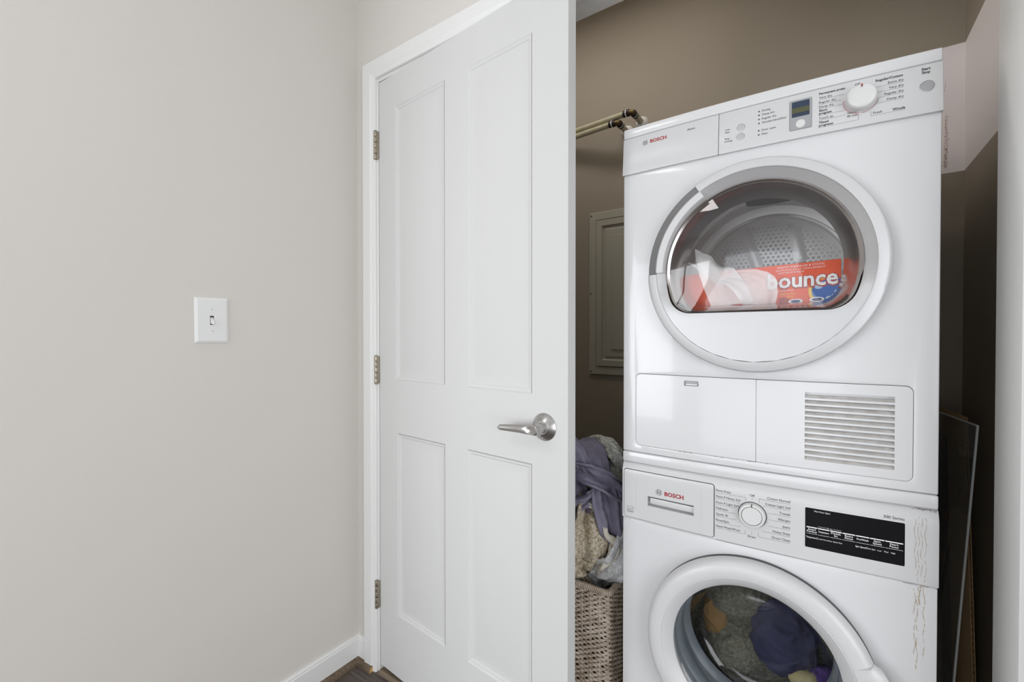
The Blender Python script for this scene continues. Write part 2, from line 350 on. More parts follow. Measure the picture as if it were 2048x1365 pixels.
for k in range(5): speck(m, 1.559 + random.gauss(0, 0.0012), 1.885 + 0.005 * k, 0.0008, 0.0018, CY - 0.0005)
m.build('scuff_mark', 'grime', wall_back, smooth=0)

# door frame ---------------------------------------------------------
fr = struct(empty('trim_1', (0, 0, FZ)), 'white painted door casing and jamb around the closet opening', 'door frame')
def fz(v): return Vector((v.x, v.y, v.z - FZ))
CW = 0.0672; CT = HH + 0.0717
# casing section: outer edge, flat, stepped inner bead (offset from outer edge, projection)
sec = [(0, 0), (0, -0.016), (0.003, -0.018), (0.040, -0.017), (0.044, -0.0145), (0.052, -0.013), (0.0585, -0.011), (0.0605, -0.008), (0.0605, 0)]
def casing_run(name, corners):
    # corners: list of (outer x,z), inward (dx,dz)
    m = MB(); k = len(sec); vs = []; fs = []
    for (x, z), (dx, dz) in corners:
        for o_, y in sec: vs.append((x + dx * o_, y, z + dz * o_))
    for i in range(len(corners) - 1):
        for q in range(k): fs.append((i * k + q, i * k + (q + 1) % k, (i + 1) * k + (q + 1) % k, (i + 1) * k + q))
    fs += [tuple(range(k)), tuple((len(corners) - 1) * k + q for q in range(k - 1, -1, -1))]
    m.add(vs, fs); o = m.build(name, 'trim_white', fr, fn=fz, smooth=30)
    bm = bmesh.new(); bm.from_mesh(o.data); bmesh.ops.recalc_face_normals(bm, faces=bm.faces); bm.to_mesh(o.data); bm.free()
RCW = RJ + CW
casing_run('side_casing', [((-CW, FZ), (1, 0)), ((-CW, CT), (1, -1))])
casing_run('head_casing', [((-CW, CT), (1, -1)), ((RCW, CT), (-1, -1))])
casing_run('side_casing', [((RCW, CT), (-1, -1)), ((RCW, FZ), (-1, 0))])
m = MB(); m.box(-0.02, 0.0, -0.001, JD, FZ, HH); m.build('side_jamb', 'trim_white', fr, fn=fz, bevel=0.001)
m = MB(); m.box(RJ, RJ + 0.02, -0.001, JD, FZ, HH); m.build('side_jamb', 'trim_white', fr, fn=fz, bevel=0.001)
m = MB(); m.box(-0.02, RJ + 0.02, -0.001, JD, HH, HH + 0.02); m.build('head_jamb', 'trim_white', fr, fn=fz, bevel=0.001)
m = MB(); m.box(0.0, RJ, 0.040, 0.052, HH - 0.012, HH); m.build('door_stop', 'trim_white', fr, fn=fz, bevel=0.002)
m = MB(); m.box(0.0, 0.011, 0.040, 0.075, FZ, HH - 0.012); m.build('door_stop', 'trim_white', fr, fn=fz, bevel=0.002)
m = MB(); disc(m, -0.052, CT - 0.0085, 0.0011, n=8); m.build('nail_hole', 'grime', fr, fn=lambda v: Vector((v.x, -0.0184, v.z - FZ)), smooth=0)
# baseboards and shoe moulding
BT = 0.0765
secb = [(0, FZ), (0.013, FZ), (0.013, BT - 0.012), (0.0105, BT - 0.010), (0.0105, BT - 0.004), (0.006, BT), (0, BT)]
m = MB(); vs = [(LX + o_, -1.02, z) for o_, z in secb] + [(LX + o_, 0.0 - o_, z) for o_, z in secb]; k = len(secb)
fs = [(q, (q + 1) % k, k + (q + 1) % k, k + q) for q in range(k)] + [tuple(range(k)), tuple(range(2 * k - 1, k - 1, -1))]
m.add(vs, fs); struct(m.build('baseboard_left', 'trim_white', smooth=30), 'white moulded baseboard along the light switch wall', 'baseboard')
m = MB(); vs = [(LX + o_, -o_, z) for o_, z in secb] + [(-CW, -o_, z) for o_, z in secb]
m.add(vs, [tuple(reversed(f)) for f in fs]); struct(m.build('baseboard_front', 'trim_white', smooth=30), 'short white baseboard between room corner and door casing', 'baseboard')
qr = [(0, 0)] + [(0.017 * math.cos(R(a)), 0.019 * math.sin(R(a))) for a in range(0, 91, 15)]
b = 0.013; kq = len(qr)
fsq = [(q, (q + 1) % kq, kq + (q + 1) % kq, kq + q) for q in range(kq)] + [tuple(range(kq)), tuple(range(2 * kq - 1, kq - 1, -1))]
m = MB(); m.add([(LX + b + o_, -1.02, FZ + z) for o_, z in qr] + [(LX + b + o_, -b - o_, FZ + z) for o_, z in qr], fsq)
struct(m.build('trim_2', 'shoe_dark', smooth=40), 'dark wood shoe moulding at the foot of the light switch wall', 'moulding')
m = MB(); m.add([(LX + b + o_, -b - o_, FZ + z) for o_, z in qr] + [(-0.022, -b - o_, FZ + z) for o_, z in qr], [tuple(reversed(f)) for f in fsq])
q3 = struct(m.build('trim_3', 'shoe_dark', smooth=40), 'short dark shoe moulding with raw cut end beside the door', 'moulding')
m = MB(); m.add([(-0.0215, -b - o_ * 0.97, FZ + z * 0.97) for o_, z in qr], [tuple(range(kq))]); m.build('cut_end', 'raw_wood', q3, smooth=0)
m = MB(); m.add([(0.0, -0.012, FZ), (0.0, 0.0, FZ + 0.008), (0.0, 0.10, FZ + 0.008), (0.0, 0.129, FZ), (RJ, -0.012, FZ), (RJ, 0.0, FZ + 0.008), (RJ, 0.10, FZ + 0.008), (RJ, 0.129, FZ)],
      [(0, 1, 2, 3), (7, 6, 5, 4), (0, 4, 5, 1), (1, 5, 6, 2), (2, 6, 7, 3), (3, 7, 4, 0)])
struct(m.build('trim_4', 'threshold_brown', smooth=20), 'brown wooden threshold strip under the closet door', 'threshold')

# ------------------------------------------------------------------ the door leaf
AL = 0.0777; DW = 0.7727; DZ0, DZ1 = 0.012, 2.044
door = struct(empty('door_1', (0.003, 0.0, DZ0), -AL), 'white four panel closet door standing slightly open', 'door')
dz = lambda z: z - DZ0
panels = [(0.090, 0.334, 1.017, 1.935), (0.436, 0.663, 1.017, 1.935), (0.104, 0.334, 0.226, 0.836), (0.436, 0.663, 0.226, 0.836)]
panels = [(0.094, 0.336, 1.019, 1.932), (0.434, 0.664, 1.019, 1.932), (0.102, 0.336, 0.224, 0.838), (0.434, 0.664, 0.224, 0.838)]
rect = lambda a, b, c, d: [(a, c), (b, c), (b, d), (a, d)]
m = MB(); m.plate(rect(0, DW, 0, dz(DZ1)), [rect(a, b, dz(c), dz(d)) for a, b, c, d in panels], 0.0, 0.035)
m.build('leaf', 'door_white', door, smooth=0, bevel=0.0015, bev_ang=80, bev_seg=2)
for a, b, c, d in panels:
    c, d = dz(c), dz(d); m = MB()
    # moulded frame stepping in, then the raised field
    steps = [(0.0, 0.0), (0.004, 0.0025), (0.009, 0.003), (0.012, 0.0058), (0.016, 0.0062), (0.044, 0.0018), (0.046, 0.0015)]
    vs = []; fs = []
    for o_, y in steps: vs += [(a + o_, y, c + o_), (b - o_, y, c + o_), (b - o_, y, d - o_), (a + o_, y, d - o_)]
    for i in range(len(steps) - 1):
        for q in range(4): fs.append((4 * i + q, 4 * i + (q + 1) % 4, 4 * i + 4 + (q + 1) % 4, 4 * i + 4 + q))
    n4 = 4 * (len(steps) - 1); fs.append((n4, n4 + 1, n4 + 2, n4 + 3))
    m.add(vs, fs); m.build('panel', 'door_white', door, smooth=25)
# hinges
for zc in (1.829, 1.048, 0.260):
    z0 = dz(zc) - 0.049; L = 0.098
    m = MB(); m.box(-0.0045, -0.0008, -0.008, 0.030, z0 + 0.002, z0 + L - 0.002)
    hg = m.build('hinge', 'hinge_nickel', door, bevel=0.0006)
    for k in range(5):
        a = z0 + L * k / 5; h2 = L / 5 - 0.0015
        m = MB(); m.tube([(-0.0085, -0.0095, a + 0.0002), (-0.0085, -0.0095, a + h2)], 0.0062, 14)
        if k % 2: m.box(-0.0085, -0.0008, -0.0125, -0.007, a + 0.0002, a + h2)
        m.build('knuckle', 'hinge_nickel', hg, bevel=0.0006)
    m = MB(); m.tube([(-0.0085, -0.0095, z0 + L), (-0.0085, -0.0095, z0 + L + 0.002)], [0.0055, 0.003], 14); m.tube([(-0.0085, -0.0095, z0 - 0.0022), (-0.0085, -0.0095, z0)], [0.003, 0.0055], 14)
    m.build('pin_tip', 'hinge_nickel', hg)
# lever handle
hx, hz = 0.7045, dz(0.9385)
m = MB(); m.lathe([(0.0, -0.016), (0.016, -0.016), (0.017, -0.0135), (0.0185, -0.0125), (0.0335, -0.0035), (0.0348, -0.0015), (0.0348, 0.0)], hx, hz, 48)
rose = m.build('lever_handle', 'satin_nickel', door, smooth=30)
for sx, sz in ((-0.003, 0.0235), (-0.002, -0.0235)):
    m = MB(); m.lathe([(0.0, -0.0105), (0.003, -0.0105), (0.0042, -0.0085), (0.0042, -0.006)], hx + sx, hz + sz, 14); m.build('rose_screw', 'satin_nickel', rose)
    m = MB(); m.lathe([(0.0, -0.0108), (0.0021, -0.0108)], hx + sx, hz + sz, 6); m.build('screw_socket', 'screw_dark', rose)
# lever: neck out of the rose, elbow, then a blade tapering towards the hinge side
m = MB()
m.tube([(hx, -0.012, hz), (hx, -0.030, hz), (hx - 0.0015, -0.040, hz)], [0.0145, 0.0135, 0.0125], 24)
m.build('neck', 'satin_nickel', rose, smooth=50)
m = MB(); st = []
N = 30
for i in range(N + 1):
    t = i / N; x = hx + 0.013 - 0.130 * t
    hb = 0.0130 * (1 - 0.45 * t ** 1.2); 
    if t > 0.93: hb *= math.sqrt(max(0.0, 1 - ((t - 0.93) / 0.07) ** 2)) * 0.98 + 0.02
    if t < 0.06: hb *= 0.45 + 0.55 * math.sqrt(max(0, 1 - ((0.06 - t) / 0.06) ** 2))
    th = 0.0085 - 0.004 * t; zc = hz - 0.001 - 0.0075 * t; yc = -0.046 + 0.006 * math.sin(t * 2.6)
    dish = 0.0065 * math.exp(-((t - 0.17) / 0.13) ** 2)
    ring = []
    for k in range(20):
        q = 2 * math.pi * k / 20; cy_, cz_ = math.cos(q), math.sin(q)
        y = -th * cy_ * (0.75 + 0.25 * abs(cy_)); z = hb * cz_
        if cy_ > 0: y += dish * max(0.0, 1 - (cz_ / 0.8) ** 2)
        ring.append((x, yc + y, zc + z))
    st.append(ring)
vs = [p for r_ in st for p in r_]; fs = []
for i in range(N):
    for k in range(20): fs.append((i * 20 + k, (i + 1) * 20 + k, (i + 1) * 20 + (k + 1) % 20, i * 20 + (k + 1) % 20))
fs += [tuple(range(20)), tuple(N * 20 + k for k in range(19, -1, -1))]
m.add(vs, fs); m.build('lever', 'satin_nickel', rose, smooth=60)

# ------------------------------------------------------------------ light switch
sw = tag(empty('light_switch', (LX, -0.4745, 1.2085)), 'white toggle light switch plate on the pale left wall', 'light switch')
sw.rotation_euler = (R(0.4), 0, 0)
hw, hh = 0.0415, 0.0625
m = MB(); vs = [(0, -hw, -hh), (0, hw, -hh), (0, hw, hh), (0, -hw, hh), (0.003, -hw, -hh), (0.003, hw, -hh), (0.003, hw, hh), (0.003, -hw, hh)]
o_ = 0.006; vs += [(0.0062, -hw + o_, -hh + o_), (0.0062, hw - o_, -hh + o_), (0.0062, hw - o_, hh - o_), (0.0062, -hw + o_, hh - o_)]
a_, c_ = 0.0052, 0.0122
vs += [(0.0062, -a_, -c_), (0.0062, a_, -c_), (0.0062, a_, c_), (0.0062, -a_, c_), (0.0005, -a_, -c_), (0.0005, a_, -c_), (0.0005, a_, c_), (0.0005, -a_, c_)]
fs = [(i, (i + 1) % 4, 4 + (i + 1) % 4, 4 + i) for i in range(4)] + [(4 + i, 4 + (i + 1) % 4, 8 + (i + 1) % 4, 8 + i) for i in range(4)]
fs += [(8 + i, 8 + (i + 1) % 4, 12 + (i + 1) % 4, 12 + i) for i in range(4)] + [(12 + i, 12 + (i + 1) % 4, 16 + (i + 1) % 4, 16 + i) for i in range(4)]
m.add(vs, fs); m.build('plate', 'plastic_white', sw, smooth=0, bevel=0.0012, bev_ang=25)
m = MB(); m.box(0.0004, 0.001, -a_, a_, -c_, c_); m.build('slot_back', 'gap_dark', sw)
m = MB(); vs = []
for x, hy, z, hz2 in ((0.001, 0.0042, -0.0005, 0.0095), (0.007, 0.0038, -0.003, 0.0065), (0.017, 0.0030, -0.0085, 0.0036)):
    vs += [(x, -hy, z - hz2), (x, hy, z - hz2), (x, hy, z + hz2), (x, -hy, z + hz2)]
fs = [(4 * j + i, 4 * j + (i + 1) % 4, 4 * j + 4 + (i + 1) % 4, 4 * j + 4 + i) for j in range(2) for i in range(4)] + [(8, 9, 10, 11), (3, 2, 1, 0)]
m.add(vs, fs); m.build('toggle', 'plastic_white', sw, bevel=0.001, bev_seg=2)
for z, ang in ((0.030, 90), (-0.030, 38)):
    m = MB(); n = 14; vs = [(0.0066, 0.003 * math.cos(2 * math.pi * k / n), z + 0.003 * math.sin(2 * math.pi * k / n)) for k in range(n)] + [(0.0058, 0.0034 * math.cos(2 * math.pi * k / n), z + 0.0034 * math.sin(2 * math.pi * k / n)) for k in range(n)]
    m.add(vs, [tuple(range(n))] + [(k, n + k, n + (k + 1) % n, (k + 1) % n) for k in range(n)]); s_ = m.build('screw', 'plastic_white', sw)
    d = Vector((0, math.cos(R(ang)), math.sin(R(ang)))); p_ = Vector((0, -d.z, d.y)); c0 = Vector((0.0067, 0, z))
    m = MB(); m.add([c0 - d * 0.0027 - p_ * 0.0005, c0 + d * 0.0027 - p_ * 0.0005, c0 + d * 0.0027 + p_ * 0.0005, c0 - d * 0.0027 + p_ * 0.0005], [(0, 1, 2, 3)]); m.build('screw_slot', 'print_grey', s_, smooth=0)

# ------------------------------------------------------------------ access panel on the back wall
ap = tag(empty('access_panel', (0.65, CY, 0.9995)), 'taupe access panel with raised door on closet back wall', 'access panel')
X0, X1, Z0, Z1 = 0.4246 - 0.65, 0.875 - 0.65, 0.0, 0.703
m = MB(); m.plate(rect(X0, X1, Z0, Z1), [rect(X0 + 0.032, X1 - 0.032, 0.034, Z1 - 0.034)], -0.008, 0.0); m.build('frame', 'panel_taupe', ap, smooth=0, bevel=0.002)
a, b, c, d = X0 + 0.034, X1 - 0.034, 0.036, Z1 - 0.036
m = MB(); vs = []; fs = []; steps = [(0, 0.0), (0.001, -0.012), (0.026, -0.013), (0.032, -0.005), (0.038, -0.005), (0.044, -0.009), (0.072, -0.010), (0.074, -0.014), (0.088, -0.0145)]
for o_, y in steps: vs += [(a + o_, y, c + o_), (b - o_, y, c + o_), (b - o_, y, d - o_), (a + o_, y, d - o_)]
for i in range(len(steps) - 1):
    for q in range(4): fs.append((4 * i + q, 4 * i + (q + 1) % 4, 4 * i + 4 + (q + 1) % 4, 4 * i + 4 + q))
n4 = 4 * (len(steps) - 1); fs.append((n4, n4 + 1, n4 + 2, n4 + 3)); m.add(vs, fs); m.build('panel_door', 'panel_taupe', ap, smooth=20)
for x in (X0 + 0.009, X1 - 0.009):
    for z in (0.012, Z1 / 2, Z1 - 0.012):
        m = MB(); m.lathe([(0.0, -0.0095), (0.003, -0.0095), (0.0036, -0.008)], x, z, 12); m.build('screw', 'screw_dark', ap)

# ------------------------------------------------------------------ pipes
def pipe(name, label, xe, ye, ze, zleft, yleft):
    e = tag(empty(name, (xe, CY, ze)), label, 'pipe', 'cream pipes in the closet'); off = Vector((xe, CY, ze))
    L = lambda x, y, z: Vector((x, y, z)) - off
    m = MB(); m.tube([L(xe - 0.022, ye, ze), L(0.25, yleft, zleft), L(-0.11, yleft, zleft)], 0.0112, 16); m.build('run', 'pipe_cream', e, smooth=50)
    m = MB(); m.tube([L(xe, ye + 0.022, ze), L(xe, CY, ze)], 0.0112, 16); m.build('stub', 'pipe_cream', e, smooth=50)
    m = MB(); m.tube([L(xe - 0.024, ye, ze), L(xe - 0.006, ye, ze), L(xe, ye, ze), L(xe, ye + 0.006, ze), L(xe, ye + 0.024, ze)], 0.0098, 14); m.build('elbow', 'brass', e, smooth=50)
    for d0, d1 in ((0.012, 0.0205), (0.028, 0.036)):
        mt = 'crimp_black'
        m = MB(); m.tube([L(xe - d0, ye, ze), L(xe - d1, ye, ze)], 0.0132, 16); m.build('crimp_ring', mt, e, smooth=50)
        m = MB(); m.tube([L(xe, ye + d0, ze), L(xe, ye + d1, ze)], 0.0132, 16); m.build('crimp_ring', mt, e, smooth=50)
    for p, q in ((L(xe - 0.0225, ye, ze), L(xe - 0.026, ye, ze)), (L(xe, ye + 0.0225, ze), L(xe, ye + 0.026, ze))):
        m = MB(); m.tube([p, q], 0.0135, 16); m.build('collar', 'flange_white', e, smooth=50)
    m = MB(); m.lathe([(0.0118, -0.016), (0.016, -0.014), (0.024, -0.004), (0.0255, 0.0)], 0, 0, 32); m.build('flange', 'flange_white', e, smooth=50)
pipe('water_pipe', 'upper cream pipe with dark elbow ending at a wall flange', 0.655, 0.690, 2.040, 2.062, 0.765)
pipe('water_pipe', 'lower cream pipe with dark elbow close to the dryer corner', 0.592, 0.700, 2.020, 2.035, 0.760)

# ================================================================== THE APPLIANCES
AX, AY, AR = 0.8498, 0.0994, 0.0247; W = 0.598; BOW = 0.012
bow = lambda x: BOW * (1 - (2 * x / W - 1) ** 2)
CUTX = lin(0, W, 24)
WZ = FZ; DB = 0.8439
washer = tag(empty('washing_machine', (AX, AY, WZ), AR), 'white front loading washing machine under the dryer', 'washing machine')
dryer = tag(empty('tumble_dryer', (AX, AY, DB), AR), 'white tumble dryer with silver door stacked on the washer', 'dryer')
def bowed(z0, dy=0.0, prof=None):
    def f(v):
        k = min(1.0, max(0.0, (0.25 - v.y) / 0.2))      # only the front bows, not the back
        return Vector((v.x, v.y + dy - bow(v.x) * k + (prof(v.z) if prof else 0.0) * k, v.z - z0))
    return f
# ---------------------------------------------------- dryer
DCX, DCZ, DR = 0.2995, 1.3150, 0.2285
flapL = rrect(0.034, 0.562, 0.8895, 1.070, 0.012)
m = MB(); m.plate(rect(0.0, W, 0.8712, 1.578), [circle(DCX, DCZ, 0.196, 72), flapL], 0.0, 0.59, hole_back=0.06)
m.build('cabinet', 'enamel', dryer, fn=bowed(DB), cuts_x=CUTX, smooth=30, bevel=0.004, bev_ang=80, bev_seg=3)
m = MB(); m.box(0.0, W, -0.002, 0.58, DB + 0.0004, 0.8700); m.build('plinth', 'enamel', dryer, fn=bowed(DB, -0.001), cuts_x=CUTX, bevel=0.003)
m = MB(); m.box(0.03, 0.565, 0.05, 0.058, 0.885, 1.075); m.build('panel_recess', 'gap_dark', dryer, fn=bowed(DB), cuts_x=CUTX)
m = MB(); m.box(-0.001, W + 0.001, 0.0, 0.59, 1.6690, 1.6927); m.build('worktop', 'enamel', dryer, fn=bowed(DB, 0.0005), cuts_x=CUTX, bevel=0.003, bev_seg=3)
FB, FT = 1.5735, 1.6678
fprof = lambda z: -0.0085 * (FT - min(FT, max(FB, z))) / (FT - FB)
dsurf = lambda x, z: fprof(z) - bow(x)
def fascia(name, xa, xb, mats, parent):
    m = MB(); m.box(xa, xb, 0.0, 0.06, FB, FT)
    return m.build(name, mats, parent, fn=bowed(DB, 0.0, fprof), cuts_x=[c for c in CUTX if xa + 0.004 < c < xb - 0.004], bevel=0.002, bev_seg=2)
tank = fascia('condensate_drawer', -0.0012, 0.2253, 'panel_plastic', dryer)
cp = fascia('control_panel', 0.2259, W + 0.0012, 'panel_plastic', dryer)
m = MB(); m.box(0.002, W - 0.002, 0.012, 0.55, 1.567, 1.672); m.build('panel_core', 'gap_dark', dryer, fn=bowed(DB), cuts_x=CUTX)
def on_dryer(eps=0.0005): return lambda v: Vector((v.x, dsurf(v.x, v.z) - eps, v.z - DB))
def spot_part(name, mt, prof, cx, cz, parent, surf, zb, n=32, **kw):
    m = MB(); m.lathe(prof, cx, cz, n); y0 = surf(cx, cz)
    return m.build(name, mt, parent, fn=lambda v: Vector((v.x, v.y + y0, v.z - zb)), **kw)
# lettering on the condensate drawer
m = MB(); emblem(m, 0.0567, 1.6487 - 0.003, 0.0058); m.build('emblem', 'print_grey', tank, fn=on_dryer(), smooth=0)
m = MB(); text(m, 'BOSCH', 0.0690, 1.6425, 0.0078, 0.040, bold=0.03, mi=0); m.build('maker_lettering', 'print_red', tank, fn=on_dryer(), smooth=0)
m = MB(); text(m, 'Axxis', 0.1563, 1.6478, 0.0050, 0.0180, shear=0.2); m.build('model_lettering', 'print_dark', tank, fn=on_dryer(), smooth=0)
# lettering on the control panel
m = MB()
for s_, x, z in (('Low', 0.2395, 1.6260), ('heat', 0.2390, 1.6200), ('Easy', 0.2390, 1.6050), ('ironing', 0.2385, 1.5990)): text(m, s_, x, z - 0.0015, 0.0040)
for s_, z in (('Drying', 1.6485), ('Damp dry', 1.6398), ('Regular dry', 1.6308), ('Wrinkle block/End', 1.6218), ('Door open', 1.6055), ('Filter', 1.5965)): text(m, s_, 0.3112, z, 0.0042)
for z in (1.6502, 1.6417, 1.6325, 1.6235, 1.6074, 1.5982): disc(m, 0.3057, z, 0.0016)
text(m, 'Permanent press', 0.4125, 1.6545, 0.0043, 0.0425, bold=0.025)
for s_, z in (('Very dry', 1.6462), ('Regular dry', 1.6362), ('Damp dry', 1.6268)): text(m, s_, 0.4125, z, 0.0044)
for s_, z in (('Short', 1.6188), ('program', 1.6130)): text(m, s_, 0.4125, z, 0.0044, bold=0.025)
text(m, 'Touch up', 0.4125, 1.6030, 0.0044)
for s_, z in (('Timed', 1.5942), ('programs', 1.5880)): text(m, s_, 0.4125, z, 0.0044, bold=0.025)
text(m, 'Warm', 0.4660, 1.6012, 0.0044, align='c'); text(m, '40 min.', 0.4670, 1.5950, 0.0044, align='c')
text(m, 'Off', 0.4745, 1.6562, 0.0046, align='c')
text(m, 'Regular/Cotton', 0.5424, 1.6545, 0.0044, 0.0400, align='r', bold=0.025)
for s_, z in (('Extra dry', 1.6455), ('Very dry', 1.6352), ('Regular dry', 1.6245), ('Damp dry', 1.6135)): text(m, s_, 0.5436, z, 0.0044, align='r')
text(m, 'Finish', 0.4985, 1.5915, 0.0044); text(m, 'Wools', 0.5455, 1.5905, 0.0048, align='r', bold=0.025)
text(m, 'Start', 0.5752, 1.6560, 0.0046, align='c', bold=0.03); text(m, 'Stop', 0.5752, 1.6495, 0.0046, align='c', bold=0.03)
text(m, 'h:min', 0.3695, 1.6128, 0.0040, 0.0130); arcline(m, 0.3878, 1.6148, 0.0020, 0, 360, 0.0006); 
for x0, z0, x1 in ((0.4125, 1.6442, 0.4540), (0.4125, 1.6340, 0.4500), (0.4125, 1.6245, 0.4500), (0.4125, 1.6110, 0.4540), (0.4125, 1.6012, 0.4560), (0.4125, 1.5862, 0.4760), (0.5040, 1.6438, 0.5436), (0.5055, 1.6332, 0.5436), (0.5055, 1.6225, 0.5436), (0.5040, 1.6115, 0.5436), (0.4950, 1.5888, 0.5462)):
    line(m, x0, z0, x1, z0, 0.0004, 1)
line(m, 0.4760, 1.5862, 0.4760, 1.5975, 0.0004, 1); line(m, 0.4950, 1.5888, 0.4950, 1.5985, 0.0004, 1)
arcline(m, 0.4797, 1.6265, 0.0282, 175, 265, 0.0005, 2); arcline(m, 0.4797, 1.6265, 0.0282, 275, 345, 0.0005, 0)
arcline(m, 0.4797, 1.6265, 0.0264, 170, 350, 0.0005, 2)
m.build('printed_lettering', ['print_dark', 'print_grey', 'print_red'], cp, fn=on_dryer(), smooth=0)
for x, z in ((0.2714, 1.6240), (0.2708, 1.6032)): spot_part('push_button', 'button_light', [(0.0, -0.0005), (0.006, -0.0006), (0.0072, -0.0002), (0.0078, -0.0012), (0.0082, 0.0002)], x, z, cp, dsurf, DB)
spot_part('start_button', 'button_grey', [(0.0, -0.001), (0.0085, -0.0012), (0.0097, -0.0006), (0.0102, -0.0014), (0.0108, 0.0002)], 0.5763, 1.6245, cp, dsurf, DB)
# knob
kn = spot_part('program_knob', 'knob_plastic', [(0.0, -0.0205), (0.012, -0.0203), (0.0205, -0.0192), (0.0225, -0.0175), (0.0235, -0.014), (0.0250, 0.0005)], 0.4797, 1.6265, cp, dsurf, DB, n=48, smooth=40)
ky = dsurf(0.4797, 1.6265)
m = MB(); m.box(0.4788, 0.4808, ky - 0.0208, ky - 0.019, 1.6420 - DB, 1.6478 - DB); m.box(0.4790, 0.4806, ky - 0.0210, ky - 0.0190, 1.6425 - DB, 1.6445 - DB, 1); m.build('pointer', ['print_red', 'print_dark'], kn, smooth=0)
# display module
m = MB(); m.plate(rrect(0.3622, 0.4002, 1.5916, 1.6545, 0.002, 3), [], 0.0, 0.004); dm = m.build('display_module', 'module_silver', cp, fn=lambda v: Vector((v.x, v.y - 0.0012 + dsurf(v.x, v.z), v.z - DB)), cuts_x=[0.375, 0.388], smooth=30)
m = MB(); m.plate(rrect(0.3617, 0.4007, 1.5911, 1.6550, 0.0022, 3), [], 0.0, 0.004); m.build('display_outline', 'print_grey', cp, fn=lambda v: Vector((v.x, v.y - 0.0006 + dsurf(v.x, v.z), v.z - DB)), cuts_x=[0.375, 0.388], smooth=30)
m = MB(); m.plate(rrect(0.3658, 0.3966, 1.6185, 1.6512, 0.0015, 3), [], 0.0, 0.001); m.build('display_screen', 'lcd_blue', dm, fn=lambda v: Vector((v.x, v.y - 0.0016 + dsurf(v.x, v.z), v.z - DB)), cuts_x=[0.375, 0.388], smooth=30)
m = MB(); m.plate(rect(0.3664, 0.3960, 1.6265, 1.6375), [], 0.0, 0.0005); m.build('display_segment', 'lcd_green', dm, fn=lambda v: Vector((v.x, v.y - 0.0021 + dsurf(v.x, v.z), v.z - DB)), cuts_x=[0.375, 0.388], smooth=30)
spot_part('time_button', 'knob_plastic', [(0.0, -0.0028), (0.0070, -0.0028), (0.0083, -0.0020), (0.0086, 0.0)], 0.3811, 1.6028, dm, dsurf, DB)
# round door
def dwin(sc_=1.0, dzc=0.0, n=56, Rw=0.1875, flat=-0.0985, rc=0.052):
    ri = Rw - rc; zf = flat + rc; xi = math.sqrt(ri * ri - zf * zf); ph = math.degrees(math.asin(zf / ri)); pts = []
    for k in range(2 * n + 1):
        a = R(ph + (180 - 2 * ph) * k / (2 * n)); pts.append((Rw * math.cos(a), Rw * math.sin(a)))
    for k in range(1, 9): a = R(180 - ph + (90 + ph) * k / 8); pts.append((-xi + rc * math.cos(a), zf + rc * math.sin(a)))
    for k in range(1, 12): pts.append((-xi + 2 * xi * k / 12, flat))
    for k in range(0, 8): a = R(270 + (90 + ph) * k / 8); pts.append((xi + rc * math.cos(a), zf + rc * math.sin(a)))
    return [(DCX + p[0] * sc_, DCZ + dzc + p[1] * sc_) for p in pts]
FY = -0.030      # front of the door rim before bowing
fd = bowed(DB)
dd_ = empty('door', (0, 0, 0)); dd_.parent = dryer
RI = 0.2065
m = MB(); m.lathe([(DR - 0.010, 0.004), (DR - 0.0005, 0.003), (DR - 0.0005, -0.0075), (DR - 0.008, -0.0085)], DCX, DCZ, 110); m.build('door_gap_shadow', 'seal_grey', dd_, fn=fd, smooth=30)  # dark ring stands in for the shadow line round the door
prof_rim = [(DR - 0.006, -0.0075), (DR, -0.0078), (DR, FY + 0.008), (DR - 0.003, FY + 0.002), (DR - 0.007, FY), (RI + 0.002, FY - 0.002), (RI, FY - 0.001), (RI - 0.001, FY + 0.006)]
GA0, GA1 = 122.0, 181.0
m = MB(); m.lathe(prof_rim, DCX, DCZ, 110, a0=GA1, a1=GA0 + 360, cap=True); m.build('door_rim', 'silver_plastic', dd_, fn=fd, smooth=35)
# grip recess on the upper left of the rim
m = MB(); m.lathe([(DR - 0.006, -0.0075), (DR, -0.0078), (DR, FY + 0.014), (DR - 0.003, FY + 0.011), (RI + 0.004, FY + 0.007), (RI + 0.001, FY + 0.004)], DCX, DCZ, 24, a0=GA0, a1=GA1, cap=True); m.build('grip_recess', 'silver_grey', dd_, fn=fd, smooth=35)
m = MB(); m.lathe([(RI + 0.001, FY + 0.006), (RI + 0.001, FY - 0.001), (RI - 0.002, FY - 0.004), (0.191, FY - 0.003), (0.189, FY + 0.001), (0.189, FY + 0.02)], DCX, DCZ, 24, a0=GA0 - 0.5, a1=GA1 - 1, cap=True); m.build('grip_bar', 'panel_plastic', dd_, fn=fd, smooth=35)
# inner face between rim and window, sinking towards the window at the top
win = dwin(); m = MB(); vs = []; fs = []; n = len(win); K = 5
for i, (x, z) in enumerate(win):
    a = math.atan2(z - DCZ, x - DCX); ox, oz = DCX + (RI - 0.0005) * math.cos(a), DCZ + (RI - 0.0005) * math.sin(a)
    s_ = (math.sin(a) + 0.55) / 0.55; s_ = min(1, max(0, s_)); s_ = s_ * s_ * (3 - 2 * s_)
    for k in range(K + 1):
        t = k / K; d_ = 0.002 + (0.017 * s_) * t
        if k == K: d_ += 0.001
        vs.append((ox + (x - ox) * t, FY + d_, oz + (z - oz) * t))
for i in range(n):
    j = (i + 1) % n
    for k in range(K): fs.append((i * (K + 1) + k, i * (K + 1) + k + 1, j * (K + 1) + k + 1, j * (K + 1) + k))
m.add(vs, fs); m.build('door_face', 'silver_face', dd_, fn=fd, smooth=40)
